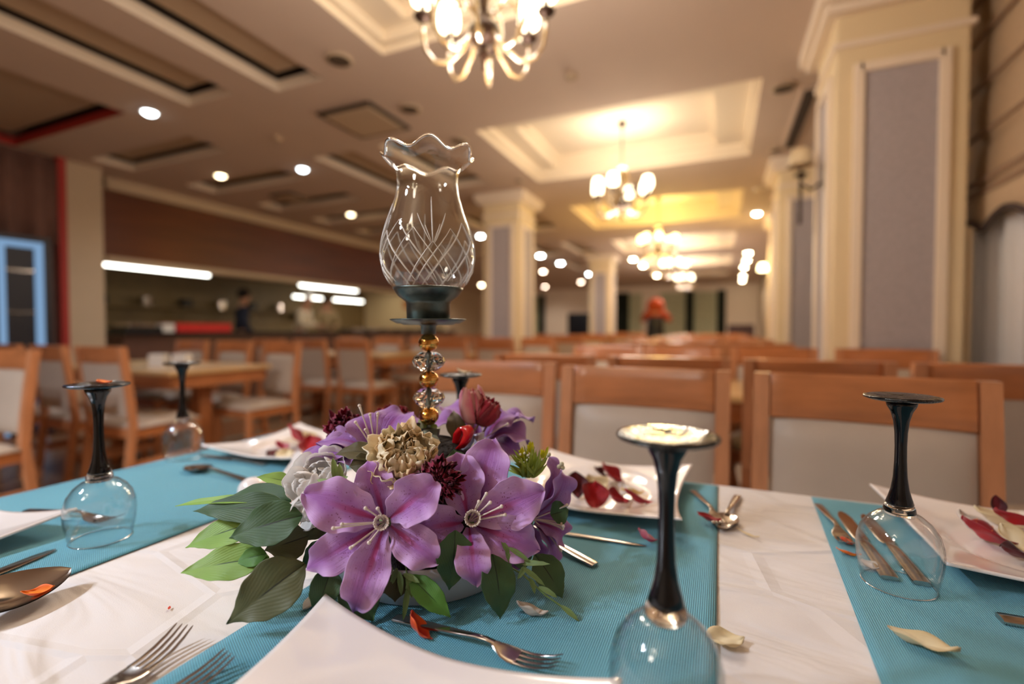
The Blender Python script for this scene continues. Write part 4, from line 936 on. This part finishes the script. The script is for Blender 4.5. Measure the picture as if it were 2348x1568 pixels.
LF = [(0, .03), (.10, .45), (.25, .88), (.40, 1), (.58, .86), (.74, .52), (.85, .24), (.93, .09), (1, .0)]
LN = [(0, .2), (.2, .8), (.4, 1), (.7, .7), (1, .02)]
def wp(tab, t):
    for (a, b), (c, d) in zip(tab[:-1], tab[1:]):
        if t <= c: f = (t-a)/(c-a); f = f*f*(3-2*f); return b+(d-b)*f
    return tab[-1][1]
def blade(mb, base, tip, out, width, arch=.012, arch2=None, cup=.25, ruf=.10, seed=0, tab=LW, nu=12, nv=22, twist=0, fold=.0, curl=0, waves=None):
    base, tip, out = Vector(base), Vector(tip), Vector(out).normalized(); R2 = random.Random(seed)
    arch2 = arch if arch2 is None else arch2; D = tip-base
    B1 = base+D*.28+out*arch; B2 = base+D*.78+out*arch2; B3 = tip
    f1, f2 = R2.uniform(0, 6), R2.uniform(0, 6); kw = waves or R2.uniform(2.2, 3.4)
    def C(t): s = 1-t; return base*s**3+B1*3*s*s*t+B2*3*s*t*t+B3*t**3
    def fn(a, b):
        t = b; p = C(t); T = (C(min(1, t+.01))-C(max(0, t-.01))).normalized(); sd = T.cross(out)
        if sd.length < 1e-4: sd = T.cross(Vector((.3, .2, .9)))
        sd.normalize(); n = sd.cross(T).normalized()
        if n.dot(out) < 0: n = -n
        if twist: q = Matrix.Rotation(twist*t, 3, T); sd = q @ sd; n = q @ n
        s = a*2-1; w = width/2*wp(tab, t)*(1+(.04*math.sin(t*17+f1*(1 if s > 0 else 1.7))+.02*math.sin(t*41+f2))*(1 if tab is LW else .3))
        ph_ = f1 if s > 0 else f2
        return tuple(p+sd*(s*w*(1-.06*abs(fold)))+n*(cup*w*s*s+ruf*width*abs(s)**2*math.sin(t*2*PI*kw+ph_)*min(1, t*2.5)-fold*w*(1-abs(s))-.04*width*math.exp(-(s/.12)**2)*(1-t)))
    return mb.grid(fn, nu, nv)
def toeye(v): return (Vector((0, 0, EYE))-Vector(v)).normalized()
def lily(base, bd, tips, width, mt, label, stamens=(), out=None, arch=.02, seed=0, sub='petal'):
    b = W(base[0], base[1], bd); o = toeye(b) if out is None else Vector(out).normalized()
    # throat: the part that carries the petals
    ln = MB().tube([loc(b-o*.035), loc(b-o*.02), loc(b-o*.004)], [.003, .005, .0075], 10); root = ln.build('lily', mat('lily_throat', S(120, 140, 80), .6) if 'lily_throat' not in bpy.data.materials else bpy.data.materials['lily_throat'], FA)
    if label: root['label'] = label
    for i, tp_ in enumerate(tips):
        px, py, d = tp_[:3]; kw = dict(tp_[3]) if len(tp_) > 3 else {}
        tip = W(px, py, d); w_ = kw.pop('w', width); ar = kw.pop('arch', arch)
        cen = b+(tip-b).normalized()*.006-o*(.004 if i % 2 else .0)
        m_ = MB(); blade(m_, loc(cen), loc(tip), o, w_, ar, kw.pop('arch2', ar*.8), seed=seed*10+i, **kw); m_.build(sub, mt, root, solid=.0006, sub=1)
    for j, (px, py, d, bend) in enumerate(stamens):
        tip = W(px, py, d); mid = b.lerp(tip, .5)+o*bend; pts = []
        for k in range(9):
            t_ = k/8; pts.append(loc(b*(1-t_)**2+mid*2*t_*(1-t_)+tip*t_*t_))
        s_ = MB().tube(pts, [.0008]*6+[.0008, .0010, .0016], 7); s_.ball(pts[-1], .0019, 8, 6); s_.build('stamen', M_st, root)
    return root
M_st = mat('stamen_cream', S(226, 212, 200), .5)
def wirecage(root_c, d, r, seed):      # the open woven tube in a lily's throat
    R2 = random.Random(seed); c = W(root_c[0], root_c[1], d); o = toeye(c); m_ = MB(); u = o.cross(Vector((0, 0, 1))).normalized(); v = u.cross(o)
    for k in range(9):
        a = k*2*PI/9; 
        for sg in (1, -1):
            pts = [loc(c+o*(-.008+.022*t)+(u*math.cos(a+sg*t*2.0)+v*math.sin(a+sg*t*2.0))*r*(.7+.3*t)) for t in (0, .25, .5, .75, 1)]; m_.tube(pts, .00075, 6)
    return m_
S_ = lambda *a, **k: (*a, k)
L1 = lily((884, 1196), .487, [S_(698, 1132, .470, w=.050, arch=.018, cup=.35), S_(842, 1056, .492, w=.040, arch=.010), S_(1000, 1104, .468, w=.046, arch=.026, cup=.4), S_(1002, 1290, .466, w=.040, arch=.020), S_(812, 1403, .452, w=.042, arch=.022, arch2=.03), S_(703, 1304, .458, w=.040, arch=.020)],
     .052, P1, 'lily facing front left with crimson midribs', [(838, 1165, .452, .016), (764, 1211, .446, .010), (804, 1256, .448, .012), (846, 1244, .450, .012), (866, 1166, .452, .014), (784, 1202, .450, .008)], seed=1)
wirecage((874, 1198), .470, .0070, 3).build('stamen_tube', M_st, L1)
L2 = lily((1074, 1196), .515, [S_(1046, 1036, .530, w=.050, arch=.010, cup=.3), S_(1134, 1006, .545, w=.054, arch=.014), S_(1246, 1126, .515, w=.052, arch=.018), S_(1234, 1260, .500, w=.046, arch=.024), S_(1092, 1340, .470, w=.036, arch=.026, arch2=.03), S_(948, 1214, .480, w=.044, arch=.020)],
     .056, P1, 'lily facing front right', [(1150, 1161, .470, .018), (1158, 1180, .474, .010), (1115, 1132, .478, .016), (1124, 1152, .474, .010), (1098, 1150, .48, .012)], seed=2)
wirecage((1084, 1188), .492, .0080, 5).build('stamen_tube', M_st, L2)
rt = Vector((math.cos(YAW), math.sin(YAW), .1))
L3 = lily((1222, 1190), .560, [S_(1284, 1082, .565, w=.050, arch=.022), S_(1286, 1236, .555, w=.042, arch=.020), S_(1262, 1300, .545, w=.034, arch=.016), S_(1225, 1322, .545, w=.030, arch=.010), S_(1250, 1040, .590, w=.040, arch=.028), S_(1278, 1150, .60, w=.04)],
     .046, P2, 'lily turned to the right side', [(1292, 1206, .535, .004), (1290, 1212, .54, .006), (1286, 1262, .54, .004), (1300, 1158, .54, .004), (1288, 1200, .54, .01)], out=rt*.8+toeye(W(1222, 1190, .56))*.5, seed=3)
L4 = lily((862, 1042), .560, [S_(818, 958, .575, w=.046, arch=.016, cup=.1, ruf=.02), S_(930, 952, .60, w=.046, arch=.026), S_(728, 1020, .565, w=.036, arch=.020), S_(690, 1062, .55, w=.044, arch=.024), S_(965, 962, .62, w=.036, arch=.02), S_(770, 1060, .545, w=.05, arch=.016)],
     .046, P2, 'lily at the back left with upright stamens', [(824, 930, .55, .0), (815, 968, .552, .004), (848, 950, .552, .002), (838, 985, .552, .0), (866, 948, .555, .0)], out=Vector((0, 0, 1))+toeye(W(862, 1042, .56))*.5, seed=4)
L5 = lily((1106, 1010), .64, [S_(1180, 952, .67, w=.055, arch=.016), S_(1214, 1018, .64, w=.055, arch=.024), S_(1016, 935, .70, w=.045, arch=.02), S_(976, 985, .64, w=.042, arch=.030), S_(1222, 968, .70, w=.04, arch=.03), S_(1190, 1050, .62, w=.05, arch=.016)],
     .05, P2, 'lily at the back right behind the pink rosebud', [(1164, 972, .61, .004), (1120, 1010, .6, .004)], out=Vector((0, 0, 1))+toeye(W(1106, 1010, .64))*.3, seed=5)
L6 = lily((1020, 1180), .56, [S_(960, 1150, .52, w=.04, arch=.01), S_(1010, 1040, .57, w=.045), S_(1190, 1300, .55, w=.04), S_(1240, 1240, .57, w=.045, arch=.01)], .04, P2, None, seed=6)

# roses: shells of curled petals round an axis
def rose(name, c, r, axis, mats, n=26, rough=.10, open_=1.0, seed=0, squash=1.0, label=None, edge=.5, pt=.22, wide=0):
    R2 = random.Random(seed); c = Vector(c); ax = Vector(axis).normalized(); u = ax.cross(Vector((.2, .1, 1))).normalized(); v = ax.cross(u); mb = MB()
    ph_ = 0
    for i in range(n):
        f = i/(n-1); ph_ += 2.4+R2.uniform(-.3, .3); ri = r*(.14+.86*f**.8)*R2.uniform(.94, 1.04); top = math.radians(2+open_*58*f+R2.uniform(-6, 6)); bot = math.radians(150)
        dph = (1.25-.55*f)*R2.uniform(.85, 1.15) if not wide else wide*R2.uniform(.7, 1.2); g = [R2.uniform(0, 6) for _ in range(6)]; mb.cur = i % len(mats) if len(mats) > 1 else 0
        def fn(a, b):
            s = a*2-1; pol = bot+(top-bot)*b+ pt*s*s*b; az = ph_+s*dph*(1-.25*b*b)
            rad = ri*(1+.18*max(0, b-.75)*4*f*edge+rough*(math.sin(5*s+g[0]+3*b)*.5+math.sin((11+6*bool(wide))*s+g[1]-5*b)*.35+math.sin(17*b+g[2]+6*s)*.25)*b)
            return tuple(c+(u*math.cos(az)+v*math.sin(az))*(rad*math.sin(pol))+ax*(rad*math.cos(pol)*squash+rough*r*.5*b*math.sin(9*s+g[3])))
        mb.grid(fn, 24 if wide else 12, 12 if wide else 9)
    o = mb.build(name, mats, FA, solid=.0004)
    if label: o['label'] = label
    return o
def pc(name, a, b, vein=.8, tr=.2): return petal_mat(name, a, b, a, vein, dots=False, centre=False, transl=tr)
crm = pc('dried_cream', S(255, 244, 216), S(250, 222, 176), .8, .2); bur = pc('dried_burgundy', S(164, 16, 70), S(112, 10, 50)); burp = pc('dried_magenta', S(150, 20, 66), S(96, 8, 44)); redr = pc('dried_red', S(172, 34, 56), S(150, 50, 66)); pnk = pc('rosebud_pink', S(246, 190, 188), S(226, 110, 134)); pnd = pc('rosebud_crimson', S(196, 50, 84), S(140, 24, 50))
wht = pc('white_silk', S(252, 250, 248), S(250, 246, 242), .4, .45)
def cp(px, py, d): return loc(W(px, py, d))
te = toeye(W(925, 1050, .5))
rose('dried_rose', cp(925, 1044, .510), .0355, te+Vector((0, 0, .5)), [crm], 22, .24, 1.35, 2, .78, 'large dried cream rose', .9, .0, 1.3)
rose('dried_rose', cp(1003, 1100, .490), .0225, te, [bur, burp], 24, .30, 1.2, 3, .9, 'dark burgundy dried rose in the front', .7, .0, .9)
rose('dried_rose', cp(790, 984, .585), .0225, te+Vector((0, 0, .5)), [bur, burp], 22, .30, 1.2, 4, .9, 'dark burgundy dried rose at the back left', .7, .0, .9)
rose('dried_rose', cp(772, 1010, .58), .012, te, [burp], 18, .22, 1.2, 14, .9)
rose('dried_rose', cp(905, 965, .63), .0235, te+Vector((0, 0, 1)), [redr], 32, .2, 1.15, 5, .8, 'dull red dried rose beside the gold balls')
rose('dried_rose', cp(1085, 932, .62), .0185, Vector((-.15, 0, 1)), [pnk], 16, .12, .5, 6, 1.5, 'pink rosebud standing highest')
rose('dried_rose', cp(1113, 942, .625), .0200, Vector((.5, .2, .8)), [pnd, redr], 26, .18, .8, 7, 1.1)
rose('white_rose', cp(735, 1088, .520), .0330, te+Vector((-.2, 0, .7)), [wht], 15, .05, 1.35, 8, .85, 'white cloth rose', .7)
rose('white_rose', cp(692, 1112, .495), .0225, te+Vector((-.5, 0, .2)), [wht], 9, .05, 1.2, 9, .9)
rose('white_rose', cp(700, 1170, .490), .0215, te+Vector((-.4, 0, -.6)), [wht], 7, .05, 1.1, 10, 1.0)

# leaves
GD = leaf_mat('leaf_dark', S(44, 80, 42), S(66, 98, 56), S(18, 34, 18)); GL = leaf_mat('leaf_light', S(120, 166, 62), S(150, 186, 92), S(40, 70, 26)); GM = leaf_mat('leaf_mid', S(60, 116, 44), S(96, 150, 60), S(26, 60, 20))
GO = leaf_mat('leaf_olive', S(74, 88, 52), S(96, 96, 60), S(24, 34, 18)); GB = leaf_mat('leaf_brown', S(92, 82, 44), S(64, 62, 34), S(40, 34, 18)); GS = leaf_mat('sprig_green', S(128, 152, 96), S(98, 132, 76), S(80, 110, 60)); GP = leaf_mat('leaf_pale', S(160, 180, 110), S(110, 150, 80), S(90, 120, 60))
def leaf(b, t_, w, m, up=None, arch=.012, seed=0, cup=.12, ruf=.03, label=None, tab=LF, fold=0, name='leaf'):
    B, T = W(*b), W(*t_); o = toeye(B)*.5+Vector((0, 0, 1)) if up is None else Vector(up)
    q = MB(); blade(q, loc(B), loc(T), o, w, arch, arch*.6, cup=cup, ruf=ruf, seed=seed, tab=tab, fold=fold); r_ = q.build(name, m, FA, solid=.0005, sub=1)
    if label: r_['label'] = label
    return r_
te = toeye(W(600, 1200, .5)); tv = Vector((0, 0, 1))
leaf((600, 1152, .500), (401, 1161, .505), .013, GL, tv+te*.6, .010, 1, tab=LN)
leaf((668, 1150, .515), (514, 1143, .525), .034, GD, tv*.6+te, .012, 2)
leaf((672, 1172, .500), (442, 1172, .495), .034, GD, te+tv*.5, .014, 3, label='dark leaf pointing left')
leaf((600, 1196, .495), (424, 1256, .480), .034, GL, te+tv*.6, .010, 4, label='pale green leaf pointing left')
leaf((694, 1182, .480), (524, 1234, .470), .044, GD, te+tv*.3, .012, 5)
leaf((708, 1228, .490), (606, 1262, .475), .036, GO, te, .008, 25)
leaf((618, 1278, .478), (413, 1314, .460), .036, GL, te+tv*.5, .010, 6, label='broad pale green leaf at the lower left')
leaf((612, 1270, .476), (540, 1290, .468), .020, GM, te+tv*.4, .006, 26)
leaf((700, 1292, .470), (520, 1431, .440), .052, GO, te+tv*.3, .014, 7, label='large olive leaf pointing down over the runner')
leaf((676, 1112, .545), (588, 1094, .535), .020, GL, tv+te, .006, 8)
leaf((760, 1300, .470), (722, 1408, .452), .030, GD, te, .008, 9, cup=.3); leaf((800, 1320, .478), (856, 1424, .462), .042, GD, te, .008, 10, cup=.3, label='dark leaf hanging over the bowl rim')
leaf((1044, 1215, .482), (1030, 1354, .470), .040, GD, te, .006, 11)
leaf((936, 1318, .472), (1034, 1416, .458), .024, GM, te, .010, 12, label='bright green leaf over the bowl front')
leaf((1128, 1270, .480), (1147, 1420, .462), .038, GD, te, .010, 13); leaf((1225, 1270, .520), (1290, 1372, .500), .036, GD, te, .008, 14); leaf((1262, 1180, .545), (1304, 1168, .545), .028, GD, te, .004, 15)
leaf((1150, 1010, .66), (1192, 975, .67), .028, GD, te, .004, 16); leaf((868, 1048, .530), (768, 1042, .525), .028, GB, tv+te, .012, 17, label='brown dried leaf by the cream rose'); leaf((850, 1060, .52), (800, 1070, .515), .024, GB, te, .006, 18)
leaf((890, 1150, .500), (952, 1106, .495), .022, GO, te, .006, 19); leaf((880, 1110, .505), (930, 1140, .50), .03, GD, te, .004, 28); leaf((1043, 1010, .60), (1040, 940, .63), .028, GB, te, .010, 20); leaf((1050, 1080, .55), (1040, 1030, .56), .03, GD, te, .004, 21)
leaf((960, 1010, .58), (1010, 1036, .56), .03, GB, te, .004, 22); leaf((985, 1005, .58), (960, 962, .60), .03, GP, te, .006, 23); leaf((910, 1310, .475), (905, 1380, .468), .028, GB, te, .004, 24); leaf((860, 1310, .480), (890, 1360, .47), .03, GB, te, .004, 29)
leaf((1185, 1240, .52), (1200, 1310, .51), .03, GD, te, .004, 31); leaf((740, 1180, .52), (700, 1240, .50), .035, GO, te, .004, 32); leaf((760, 1250, .5), (690, 1300, .49), .03, GD, te, .004, 33)
# narrow sprigs
def sprig(name, path, lv, m, w=.0035, L_=None):
    P = [W(*p) for p in path]; q = MB().tube([loc(p) for p in P], .0009, 6)
    for i, (b, t_) in enumerate(lv): blade(q, cp(*b), cp(*t_), te+tv*.3, w, .002, cup=.2, ruf=.02, seed=i, tab=LN, nu=4, nv=8)
    return q.build(name, m, FA)
sprig('leaf_sprig', [(930, 1290, .478), (934, 1330, .468), (932, 1350, .464)], [((915, 1310, .47), (920, 1366, .464)), ((935, 1345, .465), (924, 1424, .458)), ((925, 1316, .468), (962, 1336, .462)), ((900, 1300, .472), (882, 1324, .468)), ((910, 1302, .474), (896, 1342, .468)), ((932, 1320, .468), (945, 1372, .462))], GS, .0062)
sprig('leaf_sprig', [(1145, 1285, .49), (1200, 1318, .482), (1250, 1364, .476), (1290, 1392, .472), (1326, 1423, .468)], [((1165, 1255, .488), (1215, 1288, .482)), ((1180, 1290, .486), (1262, 1293, .478)), ((1215, 1325, .482), (1226, 1362, .474)), ((1235, 1345, .478), (1278, 1370, .472)), ((1285, 1388, .472), (1327, 1424, .466)), ((1160, 1262, .488), (1172, 1300, .482)), ((1196, 1300, .482), (1250, 1344, .476)), ((1205, 1296, .484), (1186, 1328, .478)), ((1150, 1240, .492), (1168, 1276, .486)), ((1140, 1290, .49), (1128, 1318, .482))], GS, .0058)
sprig('leaf_sprig', [(798, 1130, .480), (778, 1118, .476), (762, 1108, .474)], [((770, 1106, .474), (763, 1048, .478)), ((780, 1108, .475), (778, 1062, .478)), ((768, 1112, .474), (726, 1100, .476)), ((768, 1110, .474), (798, 1092, .472)), ((790, 1132, .478), (750, 1150, .470)), ((796, 1128, .48), (796, 1110, .476))], GP, .0068)
# yellow-green plume
pl_ = MB(); R2 = random.Random(9)
for k in range(120):
    a = R2.uniform(-1.35, 1.0); ln = R2.uniform(.4, 1); bx, by = 1212+R2.uniform(-14, 14), 1092+R2.uniform(-8, 4)
    tx, ty = bx+math.sin(a)*58*ln*.9, by-math.cos(a)*74*ln; d0 = .553+R2.uniform(-.012, .012); blade(pl_, cp(bx, by, d0), cp(tx, ty, d0+R2.uniform(-.012, .012)), te, .0038, .003, tab=LN, nu=2, nv=6, seed=k)
pl_.build('plume', leaf_mat('plume_green', S(176, 184, 60), S(118, 150, 60), S(150, 170, 70)), FA)
pb_ = MB()
for k, (px, py) in enumerate(((1221, 1026), (1258, 1042), (1288, 1064), (1282, 1070), (1290, 1072))): pb_.ball(cp(px, py, .56), .0028, 10, 8)
for k in range(14): pb_.ball(cp(1206+R2.uniform(-24, 36), 1050+R2.uniform(-14, 26), .545), .0016, 8, 6)
pb_.build('plume_buds', mat('pale_buds', S(196, 190, 160), .6), FA)
yl = MB()
for k in range(26):
    b_ = ((1216, 1030), (1198, 1042), (1246, 1042))[k % 3]; blade(yl, cp(b_[0]+R2.uniform(-5, 5), b_[1]+8, .55), cp(b_[0]+R2.uniform(-8, 12), b_[1]-R2.uniform(4, 20), .55), te, .004, .001, tab=LN, nu=2, nv=4, seed=k)
yl.build('yellow_tips', leaf_mat('tip_yellow', S(222, 214, 30), S(200, 200, 20), S(210, 200, 30)), FA)
# ribbon loops behind the cream rose
def loop(pts, w, m, name, lab):
    q = MB(); P = [Vector(cp(*p)) for p in pts]
    def fn(a, b):
        f = b*(len(P)-1); i = min(int(f), len(P)-2); p = P[i].lerp(P[i+1], f-i); return tuple(p+Vector((math.cos(YAW), math.sin(YAW), .25))*((a-.5)*w))
    q.grid(fn, 2, 16); o = q.build(name, m, FA, solid=.0006); o['label'] = lab
loop([(1048, 1020, .585), (1052, 990, .575), (1064, 975, .575), (1076, 990, .57), (1066, 1016, .57), (1052, 1030, .575)], .013, mat('red_ribbon', S(190, 8, 22), .15, coat=1), 'ribbon', 'glossy red ribbon loop')
loop([(1066, 1032, .58), (1084, 1000, .58), (1100, 992, .58), (1098, 1020, .575)], .012, mat('silver_ribbon', S(176, 170, 184), .25, .3), 'ribbon', 'silver grey ribbon loop')
st = MB()
for pts in ([(1090, 965, .62), (1078, 985, .60), (1068, 1020, .58)], [(1118, 975, .625), (1102, 1000, .6), (1090, 1024, .58)], [(1085, 955, .62), (1096, 975, .615), (1084, 992, .6)]): st.tube([cp(*p) for p in pts], .0014, 6)
st.build('stem', mat('dry_stem', S(120, 92, 78), .7), FA)
